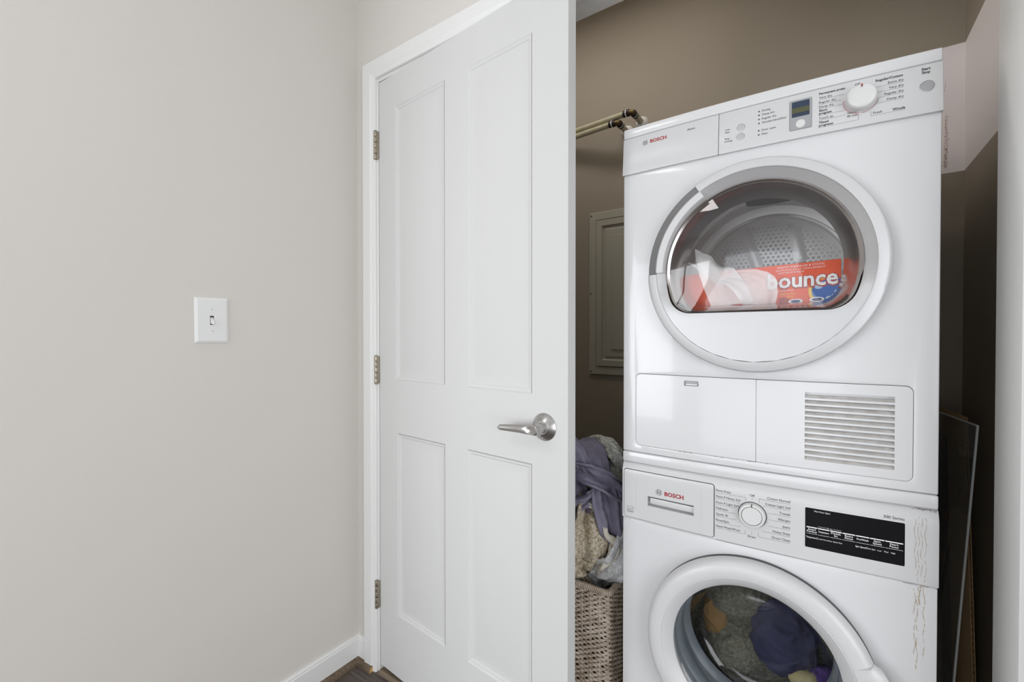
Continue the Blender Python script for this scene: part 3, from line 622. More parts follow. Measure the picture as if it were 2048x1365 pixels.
# window surround: dark polished bowl wall leading into the drum
m = MB(); rings = []
for s_, y, dz_ in ((1.0, FY + 0.0185, 0.0), (0.985, FY + 0.0165, 0.0), (0.955, FY + 0.020, 0.0), (0.93, FY + 0.037, 0.002), (0.90, 0.02, 0.004), (0.87, 0.055, 0.006), (0.85, 0.075, 0.008)):
    rings.append([(x, y, z) for x, z in dwin(s_, dz_)])
vs = [p for r_ in rings for p in r_]; fs = [(i * n + k, i * n + (k + 1) % n, (i + 1) * n + (k + 1) % n, (i + 1) * n + k) for i in range(len(rings) - 1) for k in range(n)]
m.add(vs, fs); m.build('window_bezel', 'chrome_dark', dd_, fn=fd, smooth=40)
# glass: shallow dome over the opening
wp = dwin(0.968, 0.0); m = MB(); vs = []; fs = []; K = 8; cz0 = DCZ + 0.03
for k in range(K):
    t = 1 - k / K
    for x, z in wp: vs.append((DCX + (x - DCX) * t, FY + 0.019 - 0.013 * (1 - t * t), cz0 + (z - cz0) * t))
vs.append((DCX, FY + 0.006, cz0)); n = len(wp)
for k in range(K - 1):
    for i in range(n): fs.append((k * n + i, k * n + (i + 1) % n, (k + 1) * n + (i + 1) % n, (k + 1) * n + i))
for i in range(n): fs.append(((K - 1) * n + i, (K - 1) * n + (i + 1) % n, len(vs) - 1))
m.add(vs, fs); m.build('window_pane', 'dryer_glass', dd_, fn=fd, smooth=60)
# drum
m = MB(); m.lathe([(0.192, 0.030), (0.205, 0.060), (0.245, 0.080), (0.250, 0.10), (0.250, 0.44), (0.238, 0.462)], 0.2985, 1.325, 96); m.build('drum', 'stainless', dryer, fn=lambda v: Vector((v.x, v.y, v.z - DB)), smooth=50)
m = MB(); m.lathe([(0.238, 0.462), (0.214, 0.466), (0.210, 0.458), (0.204, 0.456), (0.198, 0.464), (0.0, 0.464)], 0.2985, 1.325, 96)
m2 = MB(); m2.lathe([(0.196, 0.066), (0.186, 0.070), (0.178, 0.080), (0.176, 0.090), (0.182, 0.096)], 0.2985, 1.322, 96); m2.build('drum_lip', 'stainless', dryer, fn=lambda v: Vector((v.x, v.y, v.z - DB)), smooth=60)
bp_ = m.build('drum_back', 'drum_back', dryer, fn=lambda v: Vector((v.x, v.y, v.z - DB)), smooth=40)
m = MB(); random.seed(2)
hexs = []
p_ = 0.0135
for i in range(-16, 17):
    for j in range(-18, 19):
        x = (i + 0.5 * (j % 2)) * p_; z = j * p_ * 0.866
        if 0.055 < math.hypot(x, z) < 0.188: hexs.append((x, z))
for x, z in hexs:
    m.lathe([(0.0046, 0.4638), (0.0040, 0.4615), (0.0028, 0.4628), (0.0, 0.4632)], 0.2985 + x, 1.325 + z, 8)
o = m.build('drum_dimples', 'drum_back', bp_, fn=lambda v: Vector((v.x, v.y, v.z - DB)), smooth=60); o['kind'] = 'stuff'
for (xa, za, xb, zb_) in ((0.226, 1.492, 0.262, 1.385), (0.357, 1.485, 0.375, 1.40)):
    m = MB()
    for rr, y in ((0.017, 0.4600), (0.010, 0.4560)):
        d = Vector((xb - xa, zb_ - za)); L_ = d.length; d.normalize(); n_ = Vector((-d.y, d.x)); lp = []
        for k in range(13): a = R(90 + 180 * k / 12); q = Vector((xa, za)) + (d * math.cos(a) + n_ * math.sin(a)) * rr; lp.append((q.x, q.y))
        for k in range(13): a = R(-90 + 180 * k / 12); q = Vector((xb, zb_)) + (d * math.cos(a) + n_ * math.sin(a)) * rr; lp.append((q.x, q.y))
        m.plate(lp, [], y, 0.4655, back=False)
    m.build('embossed_bar', 'drum_back', bp_, fn=lambda v: Vector((v.x, v.y, v.z - DB)), smooth=30, bevel=0.002, bev_ang=60)
# lower access flap and grille panel
m = MB(); m.plate(rrect(0.0347, 0.3023, 0.8902, 1.0693, (0.001, 0.0115, 0.0115, 0.001)), [rrect(0.1515, 0.1843, 1.0468, 1.0590, 0.002, 2)], 0.0, 0.01, hole_back=0.012)
fl = m.build('access_flap', 'enamel', dryer, fn=bowed(DB, -0.0004), cuts_x=[c for c in CUTX if 0.04 < c < 0.30], smooth=30)
m = MB(); m.box(0.150, 0.186, 0.010, 0.013, 1.044, 1.062); m.build('latch_recess', 'gap_dark', fl, fn=bowed(DB))
m = MB(); m.box(0.1540, 0.1818, 0.003, 0.010, 1.0475, 1.0520); m.box(0.156, 0.180, 0.002, 0.008, 1.0545, 1.0560); m.build('latch', 'panel_plastic', fl, fn=bowed(DB), bevel=0.0006)
gx0, gx1, gz0, gz1 = 0.3918, 0.5350, 0.9085, 1.0485; NS = 12; pit = (gz1 - gz0) / NS
slots = []
for k in range(NS): slots.append(rrect(gx0, gx1, gz0 + k * pit + pit * 0.02, gz0 + k * pit + pit * 0.66, 0.0012, 2))
m = MB(); m.plate(rrect(0.3030, 0.5613, 0.8902, 1.0693, (0.0115, 0.001, 0.001, 0.0115)), [rect(gx0, gx1, gz0, gz1)], 0.0, 0.01)
gp = m.build('grille_panel', 'enamel', dryer, fn=bowed(DB, -0.0004), cuts_x=[c for c in CUTX if 0.305 < c < 0.56], smooth=30)
for k in range(NS + 1):
    z1_ = gz0 + k * pit; z0_ = z1_ - pit * 0.36; zt = z1_ + pit * 0.50
    if k == NS: z1_ = zt = gz1 - 0.0002
    if k == 0: z0_ = gz0 - 0.004
    prof_ = ((0.0003, z0_), (0.0003, z1_ - 0.0003), (0.0009, z1_), (0.0062, zt), (0.0075, zt), (0.0075, z0_ - 0.001), (0.0012, z0_ - 0.0003))
    if k == NS: continue
    if k == 0: prof_ = ((0.0025, z0_), (0.0025, z1_ - 0.0003), (0.0025, z1_), (0.0062, zt), (0.0075, zt), (0.0075, z0_ - 0.001), (0.0035, z0_ - 0.0003))
    q7 = len(prof_); m = MB(); vs = [(x, y, z) for x in (gx0 - 0.0005, gx1 + 0.0005) for y, z in prof_]
    m.add(vs, [tuple(range(q7 - 1, -1, -1)), tuple(range(q7, 2 * q7))]); m.add(vs, [(q, (q + 1) % q7, q7 + (q + 1) % q7, q7 + q) for q in range(q7) if q != 2]); m.add(vs, [(2, 3, q7 + 3, q7 + 2)], 1)
    o = m.build('slat', ['enamel', 'grille_grey'], gp, fn=bowed(DB, -0.0004), cuts_x=[c for c in CUTX if gx0 + 0.003 < c < gx1 - 0.003], smooth=0)
    bm = bmesh.new(); bm.from_mesh(o.data); bmesh.ops.remove_doubles(bm, verts=bm.verts, dist=1e-6); bmesh.ops.recalc_face_normals(bm, faces=bm.faces); bm.to_mesh(o.data); bm.free()
m = MB(); m.box(gx0 - 0.002, gx1 + 0.002, 0.012, 0.014, gz0 - 0.003, gz1 + 0.003); m.build('grille_backing', 'gap_dark', gp, fn=bowed(DB), cuts_x=[c for c in CUTX if gx0 < c < gx1])
# grime along the lower seam
random.seed(5); m = MB()
for k in range(26):
    x = random.choice((random.uniform(0.08, 0.33), random.gauss(0.30, 0.02))); speck(m, x, 0.8893 + random.gauss(0, 0.0003), random.uniform(0.001, 0.005), random.uniform(0.0002, 0.0006), 0)
for k in range(6): speck(m, random.gauss(0.302, 0.008), 1.0698, 0.003, 0.0005, 0)
m.build('grime_mark', 'grime', dryer, fn=lambda v: Vector((v.x, -bow(v.x) - 0.0007, v.z - DB)), smooth=0)
# ---------------------------------------------------- washer
WB, WT = 0.6992, 0.8428
wprof = lambda z: -0.004 + 0.012 * max(0.0, (z - 0.815) / 0.028) ** 2 if z < 0.8429 else 0.008
wsurf = lambda x, z: wprof(z) - bow(x)
WCX, WCZ, WR = 0.2970, 0.4560, 0.2225
CUTZW = [0.72, 0.75, 0.78, 0.805, 0.815, 0.822, 0.828, 0.833, 0.838]
m = MB(); m.plate(rect(0.0, W, FZ + 0.012, 0.6980), [circle(WCX, WCZ, 0.175, 64)], 0.0, 0.58, hole_back=0.05)
m.build('cabinet', 'enamel', washer, fn=bowed(WZ), cuts_x=CUTX, smooth=30, bevel=0.004, bev_ang=80, bev_seg=3)
for x in (0.05, W - 0.05):
    for y in (0.06, 0.52):
        m = MB(); m.tube([(x, y, 0.0), (x, y, 0.03)], 0.02, 16); m.build('foot', 'gap_dark', washer)
m = MB(); m.box(0.004, W - 0.004, 0.02, 0.56, 0.69, 0.8425); m.build('panel_core', 'gap_dark', washer, fn=bowed(WZ), cuts_x=CUTX)
dro = rrect(0.0035, 0.2200, 0.7025, 0.8250, 0.006, 4); dri = rrect(0.0047, 0.2188, 0.7037, 0.8238, 0.005, 4)
m = MB(); m.plate(rect(-0.0015, W + 0.0015, WB, WT), [dro], 0.0, 0.06, hole_back=0.02)
wp_ = m.build('control_panel', 'panel_plastic', washer, fn=bowed(WZ, 0.0, wprof), cuts_x=CUTX, cuts_z=CUTZW, smooth=30, bevel=0.0025, bev_ang=80)
rec = rect(0.0660, 0.1755, 0.7425, 0.7665)
m = MB(); m.plate(dri, [rec], 0.0, 0.02, hole_back=0.018)
dw_ = m.build('detergent_drawer', 'panel_plastic', washer, fn=bowed(WZ, -0.0004, wprof), cuts_x=[c for c in CUTX if 0.01 < c < 0.21], cuts_z=CUTZW, smooth=30)
m = MB(); m.box(0.064, 0.178, 0.016, 0.018, 0.740, 0.769); m.build('pull_back', 'panel_plastic', dw_, fn=bowed(WZ, 0.0, wprof))
m = MB(); m.box(0.071, 0.1755, 0.004, 0.017, 0.7480, 0.7620); m.build('pull_bar', 'panel_plastic', dw_, fn=bowed(WZ, 0.0, wprof), bevel=0.001)
m = MB(); m.box(0.0665, 0.1755, 0.012, 0.0165, 0.7635, 0.7664); m.build('pull_shadow_gap', 'gap_dark', dw_, fn=bowed(WZ, 0.0, wprof))
def on_washer(eps=0.0005): return lambda v: Vector((v.x, wsurf(v.x, v.z) - eps, v.z - WZ))
m = MB(); emblem(m, 0.0940, 0.7815, 0.0066); m.build('emblem', 'print_grey', dw_, fn=on_washer(0.001), smooth=0)
m = MB(); text(m, 'BOSCH', 0.1078, 0.7762, 0.0092, 0.0448, bold=0.03); m.build('maker_lettering', 'print_red', dw_, fn=on_washer(0.001), smooth=0)
m = MB()
for a, b, c, d in ((0.0135, 0.7165, 0.0135, 0.7305), (0.0290, 0.7165, 0.0290, 0.7305), (0.0135, 0.7305, 0.0290, 0.7305), (0.0135, 0.7195, 0.0290, 0.7195), (0.0135, 0.7165, 0.0290, 0.7165)): line(m, a, b, c, d, 0.0005)
line(m, 0.0155, 0.722, 0.020, 0.7255, 0.0009); line(m, 0.020, 0.7255, 0.0225, 0.7225, 0.0008); line(m, 0.0225, 0.7225, 0.0275, 0.7260, 0.0009); text(m, 'energy', 0.0150, 0.7174, 0.0016, 0.012)
m.build('energy_mark', 'print_grey', dw_, fn=on_washer(0.001), smooth=0)
m = MB()
for a, b, c, d in ((0.036, 0.724, 0.036, 0.808), (0.036, 0.808, 0.192, 0.8060), (0.192, 0.8060, 0.192, 0.726)): line(m, a, b, c, d, 0.0003)
m.build('embossed_line', 'panel_plastic', dw_, fn=on_washer(0.0008), smooth=0)
# program lettering
m = MB()
LT = [('Perm Press', 0.8112, 0.2840), ('Perm P Heavy Soil', 0.7975, 0.2690), ('Perm P Light Soil', 0.7838, 0.2660), ('Delicates', 0.7710, 0.2640), ('Quick 30', 0.7575, 0.2650), ('Rinse/Spin', 0.7438, 0.2720), ('Hand Wash/Wool', 0.7302, 0.2830)]
for i, (s_, z, xe) in enumerate(LT):
    text(m, s_, 0.2240, z, 0.0048); line(m, 0.2240, z - 0.0028, xe, z - 0.0028, 0.00045, 1)
line(m, 0.2840, 0.8084, 0.2840, 0.8010, 0.00045, 1); line(m, 0.2830, 0.7274, 0.2830, 0.7360, 0.00045, 1); line(m, 0.2690, 0.7947, 0.2712, 0.7928, 0.00045, 1); line(m, 0.2720, 0.7410, 0.2736, 0.7428, 0.00045, 1)
RT = [('Cotton Normal', 0.8135, 0.3105), ('Cotton Light Soil', 0.8000, 0.3200), ('Towels', 0.7862, 0.3270), ('Allergen', 0.7725, 0.3290), ('Jeans', 0.7588, 0.3270), ('Heavy Duty', 0.7445, 0.3190), ('Drum Clean', 0.7310, 0.3090)]
for s_, z, xe in RT:
    text(m, s_, 0.3672, z, 0.0048, align='r'); line(m, xe, z - 0.0028, 0.3672, z - 0.0028, 0.00045, 1)
line(m, 0.3105, 0.8107, 0.3105, 0.8015, 0.00045, 1); line(m, 0.3090, 0.7282, 0.3090, 0.7365, 0.00045, 1); line(m, 0.3200, 0.7972, 0.3180, 0.7950, 0.00045, 1); line(m, 0.3190, 0.7417, 0.3178, 0.7435, 0.00045, 1)
text(m, 'Off', 0.2968, 0.8128, 0.0050, align='c'); line(m, 0.2968, 0.8105, 0.2968, 0.8050, 0.00045, 1); text(m, 'Drain', 0.2960, 0.7225, 0.0050, align='c'); line(m, 0.2960, 0.7295, 0.2960, 0.7350, 0.00045, 1)
text(m, '300 Series', 0.5190, 0.8155, 0.0052, 0.0310)
m.build('printed_lettering', ['print_dark', 'print_grey'], wp_, fn=on_washer(), smooth=0)
kn = spot_part('program_knob', 'knob_plastic', [(0.0, -0.0125), (0.0185, -0.0125), (0.0195, -0.0115), (0.0200, -0.0112), (0.0206, -0.0122), (0.0245, -0.0115), (0.0258, -0.009), (0.0266, 0.0005)], 0.2967, 0.7735, wp_, wsurf, WZ, n=56, smooth=35)
spot_part('knob_groove', 'gap_dark', [(0.0195, -0.0118), (0.0203, -0.0118)], 0.2967, 0.7735, kn, wsurf, WZ, n=56)
spot_part('knob_shadow_ring', 'gap_dark', [(0.0260, -0.0006), (0.0280, -0.0006)], 0.2967, 0.7735, kn, wsurf, WZ, n=56)  # flat dark ring painted in as the shadow round the knob
ky = wsurf(0.2967, 0.78); m = MB(); m.box(0.2956, 0.2976, ky - 0.0130, ky - 0.009, 0.7930 - WZ, 0.7990 - WZ); m.build('pointer', 'print_dark', kn, smooth=0)
m = MB(); m.plate(rrect(0.3934, 0.5508, 0.7290, 0.8108, 0.002, 3), [], 0.0, 0.004); ds = m.build('display', 'screen_black', wp_, fn=lambda v: Vector((v.x, v.y - 0.0006 + wsurf(v.x, v.z), v.z - WZ)), cuts_x=[c for c in CUTX if 0.40 < c < 0.545], smooth=30)
m = MB(); m.plate(rrect(0.3928, 0.5514, 0.7284, 0.8114, 0.0024, 3), [], 0.0, 0.003); m.build('display_edge', 'print_white', wp_, fn=lambda v: Vector((v.x, v.y - 0.0003 + wsurf(v.x, v.z), v.z - WZ)), cuts_x=[c for c in CUTX if 0.40 < c < 0.545], smooth=30)
m = MB()
for k, s_ in enumerate(('Wash', 'Rinse', 'Spin')): text(m, s_, 0.4085 + 0.0095 * k, 0.8040, 0.0030, 0.0080)
xs = [0.3955, 0.4150, 0.4350, 0.4555, 0.4770, 0.4985, 0.5215, 0.5490]
names = [('Speed', 'Perfect'), ('Temperature',), ('Finish', 'In'), ('Extra', 'Rinse'), ('PreWash',), ('Spin', 'Speed'), ('Start', 'Pause')]
for k in range(7):
    a, b = xs[k] + 0.0004, xs[k + 1] - 0.0008
    line(m, a, 0.7712, b, 0.7712, 0.0020); line(m, a, 0.7582, b, 0.7582, 0.0005)
    nm = names[k]
    for i, s_ in enumerate(nm): text(m, s_, (a + b) / 2, 0.7655 - 0.0046 * i - (0.002 if len(nm) == 1 else 0), 0.0034, min((b - a) * 0.95, 0.0026 * len(s_)), align='c', bold=0.01)
line(m, 0.4155, 0.7750, 0.4290, 0.7750, 0.0004); text(m, 'On sec.', 0.4350, 0.7738, 0.0024, align='c'); line(m, 0.4410, 0.7750, 0.4540, 0.7750, 0.0004)
text(m, 'Temperature', 0.3955, 0.7490, 0.0031, 0.0175, bold=0.01); line(m, 0.4142, 0.7480, 0.4142, 0.7530, 0.0005)
for s_, x in (('Cold', 0.4160), ('Warm', 0.4240), ('Hot', 0.4335), ('Extra Hot', 0.4410)): text(m, s_, x, 0.7490, 0.0026)
text(m, 'Spin Speed', 0.4765, 0.7490, 0.0031, 0.0165, bold=0.01); line(m, 0.4945, 0.7480, 0.4945, 0.7530, 0.0005)
for s_, x in (('No Spin', 0.4960), ('Low', 0.5105), ('Med', 0.5205), ('High', 0.5305)): text(m, s_, x, 0.7490, 0.0026)
m.build('display_lettering', 'print_white', ds, fn=on_washer(0.0011), smooth=0)
# round door
BY = -0.010
wd = empty('door', (0, 0, 0)); wd.parent = washer
fw_ = lambda v: Vector((v.x, v.y + BY, v.z - WZ))
m = MB(); m.lathe([(WR - 0.004, 0.004), (WR - 0.001, 0.002), (WR - 0.001, -0.014), (WR - 0.006, -0.016)], WCX, WCZ, 120); m.build('door_seal', 'seal_grey', wd, fn=fw_, smooth=30)
m = MB(); m.lathe([(WR - 0.006, -0.0145), (WR, -0.0145), (WR + 0.0005, -0.020), (WR - 0.002, -0.030), (WR - 0.007, -0.036), (WR - 0.014, -0.0395), (WR - 0.030, -0.0415), (0.1875, -0.0405), (0.1865, -0.0395), (0.1855, -0.0402), (0.180, -0.0375), (0.166, -0.026), (0.1625, -0.022), (0.162, -0.012)], WCX, WCZ, 120); m.build('door_ring', 'panel_plastic', wd, fn=fw_, smooth=28)
# handle flap on the right of the ring
m = MB(); st = []; NA = 24
for i in range(NA + 1):
    a = -30 + 52 * i / NA; t = i / NA; ext = 0.022 * math.sin(math.pi * min(1, max(0, (t) / 1.0))) ** 0.45 if 0 < t < 1 else 0.0
    ca, sa = math.cos(R(a)), math.sin(R(a))
    st.append([(WCX + r_ * ca, y, WCZ + r_ * sa) for r_, y in ((0.1885, -0.039), (0.1885, -0.0416), (0.205, -0.0425), (WR - 0.006, -0.0415), (WR - 0.002 + ext * 0.8, -0.034), (WR + ext, -0.029), (WR + ext, -0.022), (WR - 0.006, -0.020))])
k = 8; vs = [p for r_ in st for p in r_]; fs = [(i * k + q, i * k + (q + 1) % k, (i + 1) * k + (q + 1) % k, (i + 1) * k + q) for i in range(NA) for q in range(k)] + [tuple(range(k)), tuple(NA * k + q for q in range(k - 1, -1, -1))]
m.add(vs, fs); o = m.build('door_handle', 'panel_plastic', wd, fn=fw_, smooth=30)
bm = bmesh.new(); bm.from_mesh(o.data); bmesh.ops.recalc_face_normals(bm, faces=bm.faces); bm.to_mesh(o.data); bm.free()
m = MB(); m.lathe([(0.164, -0.020), (0.158, -0.018), (0.150, -0.002), (0.141, 0.030), (0.132, 0.060), (0.122, 0.078), (0.106, 0.086), (0.09, 0.084), (0.05, 0.074), (0.0, 0.070)], WCX, WCZ, 96); m.build('glass_bowl', 'washer_glass', wd, fn=fw_, smooth=60)
m = MB(); m.lathe([(0.1745, 0.006), (0.170, 0.0), (0.1665, 0.004), (0.166, 0.020), (0.158, 0.026), (0.156, 0.050), (0.160, 0.056), (0.163, 0.080), (0.152, 0.088), (0.150, 0.10)], WCX, WCZ, 96); m.build('gasket', 'gasket', washer, fn=fw_, smooth=50)
m = MB(); m.lathe([(0.150, 0.10), (0.235, 0.11), (0.235, 0.42), (0.0, 0.43)], WCX, WCZ, 72); m.build('drum', 'stainless', washer, fn=fw_, smooth=50)
# drips on the right of the front
random.seed(12)
for mt, xs_, z0, z1, tt in (('stain', (0.5655, 0.5700, 0.5745, 0.5800), 0.835, 0.700, 0.00045), ('stain', (0.5660, 0.5695, 0.5790), 0.697, 0.52, 0.0006), ('stain', (0.573,), 0.697, 0.645, 0.0011)):
    for x in xs_:
        m = MB(); path = []; z = z0 - random.uniform(0, 0.02); ph = random.uniform(0, 6)
        ze = z1 + random.uniform(0, 0.04)
        while z > ze: path.append((x + 0.0012 * math.sin(z * 150 + ph) + random.gauss(0, 0.0004), z)); z -= 0.004
        for (a, b), (c, d) in zip(path[:-1], path[1:]):
            if random.random() < 0.8: line(m, a, b, c, d, tt * random.uniform(0.5, 1.6))
        if z0 > 0.7: m.build('drip_mark', mt, wp_, fn=on_washer(0.0006), smooth=0)
        else: m.build('drip_mark', mt, washer, fn=lambda v: Vector((v.x, -bow(v.x) - 0.0006, v.z - WZ)), smooth=0)
m = MB()
for k in range(24): speck(m, random.gauss(0.578, 0.012), 0.8405 - abs(random.gauss(0, 0.0012)), random.uniform(0.0008, 0.003), 0.0005, 0)
for k in range(16): speck(m, random.uniform(0.545, 0.597), 0.6988, random.uniform(0.001, 0.004), 0.0005, 0)
m.build('grime_mark', 'grime', washer, fn=lambda v: Vector((min(v.x, W), wsurf(v.x, v.z) - 0.0012, v.z - WZ)), smooth=0)

# ------------------------------------------------------------------ cloth helper
AM = Matrix.Translation((AX, AY, 0)) @ Matrix.Rotation(AR, 4, 'Z')          # appliance frame to world, z absolute
def ribbon(mb, path, wvec, folds=2.0, amp=0.01, seed=0, ns=46, nw=34, fine=0.0025, taper=None, curl=0.0, drift=0.6, mi=0):
    P = catmull(path, ns); Wv = catmull(wvec, ns) if isinstance(wvec[0], (list, tuple, Vector)) else [Vector(wvec)] * (ns + 1)
    vs = []
    for i in range(ns + 1):
        t = (P[min(i + 1, ns)] - P[max(i - 1, 0)]).normalized(); s_ = i / ns; n_ = t.cross(Wv[i]).normalized()
        for j in range(nw + 1):
            u = j / nw * 2 - 1; f = taper(s_) if taper else 1.0
            off = amp * (math.sin(math.pi * folds * u + seed * 1.7 + drift * 6 * s_) + 0.45 * math.sin(math.pi * folds * 2.3 * u + seed * 3.1 - drift * 4 * s_))
            off += curl * (u * u) 
            p = P[i] + Wv[i] * (u * 0.5 * f) + n_ * off
            p += Vector(noise.noise_vector(p * 22 + Vector((seed * 7.3, seed, 0)))) * amp * 0.55
            p += Vector(noise.noise_vector(p * 75 + Vector((seed, seed * 3.3, 5)))) * fine
            vs.append(p)
    k = nw + 1
    mb.add(vs, [(i * k + j, i * k + j + 1, (i + 1) * k + j + 1, (i + 1) * k + j) for i in range(ns) for j in range(nw)], mi)
def solid(o, t):
    md = o.modifiers.new('thickness', 'SOLIDIFY'); md.thickness = t; md.offset = 0.0; return o
def lump(mb, c, rad, seed, amp=0.35, freq=9.0, mi=0, sub=5, axes=None):
    bm = bmesh.new(); bmesh.ops.create_icosphere(bm, subdivisions=sub, radius=1.0)
    vs = []
    for v in bm.verts:
        d = v.co.normalized(); p = Vector((d.x * rad[0], d.y * rad[1], d.z * rad[2]))
        q = p * freq + Vector((seed * 5.1, seed * 2.3, seed)); q = q + Vector(noise.noise_vector(q * 0.7)) * 1.0
        rd = 1 - abs(noise.noise(q)) * 2; rd2 = 1 - abs(noise.noise(q * 2.3)) * 2
        p = p * (1 + amp * (rd * 0.6 + rd2 * 0.25 - 0.3)); vs.append(Vector(c) + p)
    bm.verts.index_update(); fs = [tuple(v.index for v in f.verts) for f in bm.faces]; bm.free(); mb.add(vs, fs, mi)

# ------------------------------------------------------------------ hamper and laundry
HX0, HX1, HY0, HY1, HT = 0.440, 0.7955, 0.142, 0.520, 0.4590
HC = Vector(((HX0 + HX1) / 2, (HY0 + HY1) / 2, FZ))
ham = tag(empty('wicker_hamper', HC), 'tall woven wicker hamper overflowing with laundry beside the washer', 'hamper')
def perim(t, inset=0.0, r=0.02):
    # rounded rectangle, t in metres along the perimeter -> point, outward normal
    x0, x1, y0, y1 = HX0 - HC.x + inset, HX1 - HC.x - inset, HY0 - HC.y + inset, HY1 - HC.y - inset
    w_, h_ = x1 - x0 - 2 * r, y1 - y0 - 2 * r; q = math.pi * r / 2; P = 2 * (w_ + h_) + 4 * q; t %= P
    for kind, L_, a, b in (('s', w_, (x0 + r, y0), (1, 0)), ('c', q, (x1 - r, y0 + r), -90), ('s', h_, (x1, y0 + r), (0, 1)), ('c', q, (x1 - r, y1 - r), 0), ('s', w_, (x1 - r, y1), (-1, 0)), ('c', q, (x0 + r, y1 - r), 90), ('s', h_, (x0, y1 - r), (0, -1)), ('c', q, (x0 + r, y0 + r), 180)):
        if t <= L_:
            if kind == 's': return Vector((a[0] + b[0] * t, a[1] + b[1] * t, 0)), Vector((b[1], -b[0], 0))
            g = R(b + 90 * t / L_); return Vector((a[0] + r * math.cos(g), a[1] + r * math.sin(g), 0)), Vector((math.cos(g), math.sin(g), 0))
        t -= L_
    return perim(0.0, inset, r)
PL = 2 * ((HX1 - HX0 - 0.04) + (HY1 - HY0 - 0.04)) + 2 * math.pi * 0.02
NST = 2 * int(PL / 0.0135 / 2); HGT = HT - FZ; pitch = 0.0066
mw = MB(); rows = int((HGT - 0.012) / pitch); SS = 4
for r_ in range(rows):
    z = 0.006 + r_ * pitch; path = []
    for k in range(NST * SS):
        t = PL * k / (NST * SS); p, n_ = perim(t); a = math.pi * k / SS + (math.pi if r_ % 2 else 0) + 0.0
        path.append(p + n_ * (0.0034 * math.sin(a + 0.10 * r_) - 0.004) + Vector((0, 0, z + 0.0012 * math.sin(a * 0.5 + r_))))
    mw.tube(path, 0.0035, 6, closed=True)
o = mw.build('weave', 'wicker', ham, smooth=60); o['kind'] = 'stuff'
ms = MB()
for k in range(0, NST, 2):
    p, n_ = perim(PL * (k + 0.5) / NST); q = p - n_ * 0.004; ms.tube([q + Vector((0, 0, 0.0)), q + Vector((0, 0, HGT - 0.01))], 0.0030, 5)
o = ms.build('stakes', 'wicker', ham, smooth=60); o['kind'] = 'stuff'
m = MB(); loop = [perim(PL * k / 48, 0.010, 0.012)[0] for k in range(48)]
m.add([p + Vector((0, 0, 0.004)) for p in loop] + [p + Vector((0, 0, HGT - 0.02)) for p in loop], [(k, (k + 1) % 48, 48 + (k + 1) % 48, 48 + k) for k in range(48)] + [tuple(range(47, -1, -1))]); m.build('lining', 'wicker_core', ham)
m = MB(); Nw = int(PL / 0.0052); path = []
m.tube([perim(PL * k / 160)[0] - perim(PL * k / 160)[1] * 0.004 + Vector((0, 0, HGT - 0.006)) for k in range(160)], 0.0068, 8, closed=True)
m.build('rim_core', 'wicker', ham, smooth=60)
m = MB(); hel = []
for k in range(Nw * 6):
    t = PL * k / (Nw * 6); p, n_ = perim(t); a = 2 * math.pi * k / 6; c0 = p - n_ * 0.004 + Vector((0, 0, HGT - 0.006))
    hel.append(c0 + (n_ * math.cos(a) + Vector((0, 0, 1)) * math.sin(a)) * 0.0078)
m.tube(hel, 0.0022, 4, closed=True); o = m.build('rim_wrap', 'wicker', ham, smooth=60); o['kind'] = 'stuff'

SB = Vector((1.2765, -1.0061, 0)) + fw * 1.33 + rt * (1.33 * (1150 - 1024) / 891.3)      # laundry frame: u to the right, d away from the room
def S(u, z, d):
    k = min(1.0, max(0.0, (0.530 - z) / 0.075)); k = k * k * (3 - 2 * k)      # lower folds sit back inside the hamper rim
    d = d + k * (0.105 - 0.30 * max(0.0, u)); q = SB + rt * u + fw * d; return Vector((q.x, q.y, z))
V = lambda u, z, d: rt * u + fw * d + Vector((0, 0, z))
# charcoal bulk of the pile
m = MB(); lump(m, S(0.02, 0.60, 0.19), (0.125, 0.13, 0.205), 3, 0.25, 12)
lump(m, S(-0.035, 0.44, 0.10), (0.10, 0.10, 0.10), 5, 0.25, 12)
tag(m.build('towel', 'towel_charcoal', smooth=80), 'charcoal towel buried at the core of the laundry pile', 'towel', 'towels heaped in the hamper')
# violet towel
m = MB()
ribbon(m, [S(-0.05, 0.80, 0.16), S(-0.01, 0.846, 0.07), S(0.015, 0.842, -0.01), S(0.035, 0.805, -0.05), S(0.048, 0.772, -0.050), S(0.052, 0.765, -0.030)], [V(0.13, -0.03, 0.02)] * 3 + [V(0.11, -0.045, 0.02)] * 2 + [V(0.08, -0.04, 0.02)], 1.7, 0.007, 1)
ribbon(m, [S(-0.05, 0.76, -0.01), S(0.0, 0.785, -0.05), S(0.045, 0.765, -0.070), S(0.095, 0.735, -0.068), S(0.150, 0.690, -0.02)], [V(0.01, 0.05, -0.03), V(0.01, 0.055, -0.02), V(0.02, 0.05, 0.02), V(0.02, 0.05, 0.02), V(0.01, 0.05, 0.03)], 1.3, 0.009, 2, curl=0.012)
ribbon(m, [S(0.080, 0.742, -0.03), S(0.082, 0.722, -0.065), S(0.086, 0.675, -0.085), S(0.096, 0.620, -0.085), S(0.108, 0.570, -0.06), S(0.112, 0.535, -0.03)], [V(0.075, -0.01, 0.02), V(0.092, -0.01, 0.02), V(0.095, -0.01, 0.02), V(0.075, 0, 0.02), V(0.045, 0, 0.02), V(0.03, 0, 0.0)], 1.9, 0.008, 3, drift=0.15)
ribbon(m, [S(0.06, 0.735, -0.05), S(0.03, 0.705, -0.07), S(0.0, 0.68, -0.065), S(-0.05, 0.66, -0.03)], [V(0.0, 0.045, 0.0), V(0.01, 0.045, 0.0), V(0.01, 0.06, 0.0), V(0.0, 0.07, 0.0)], 1.4, 0.008, 4)
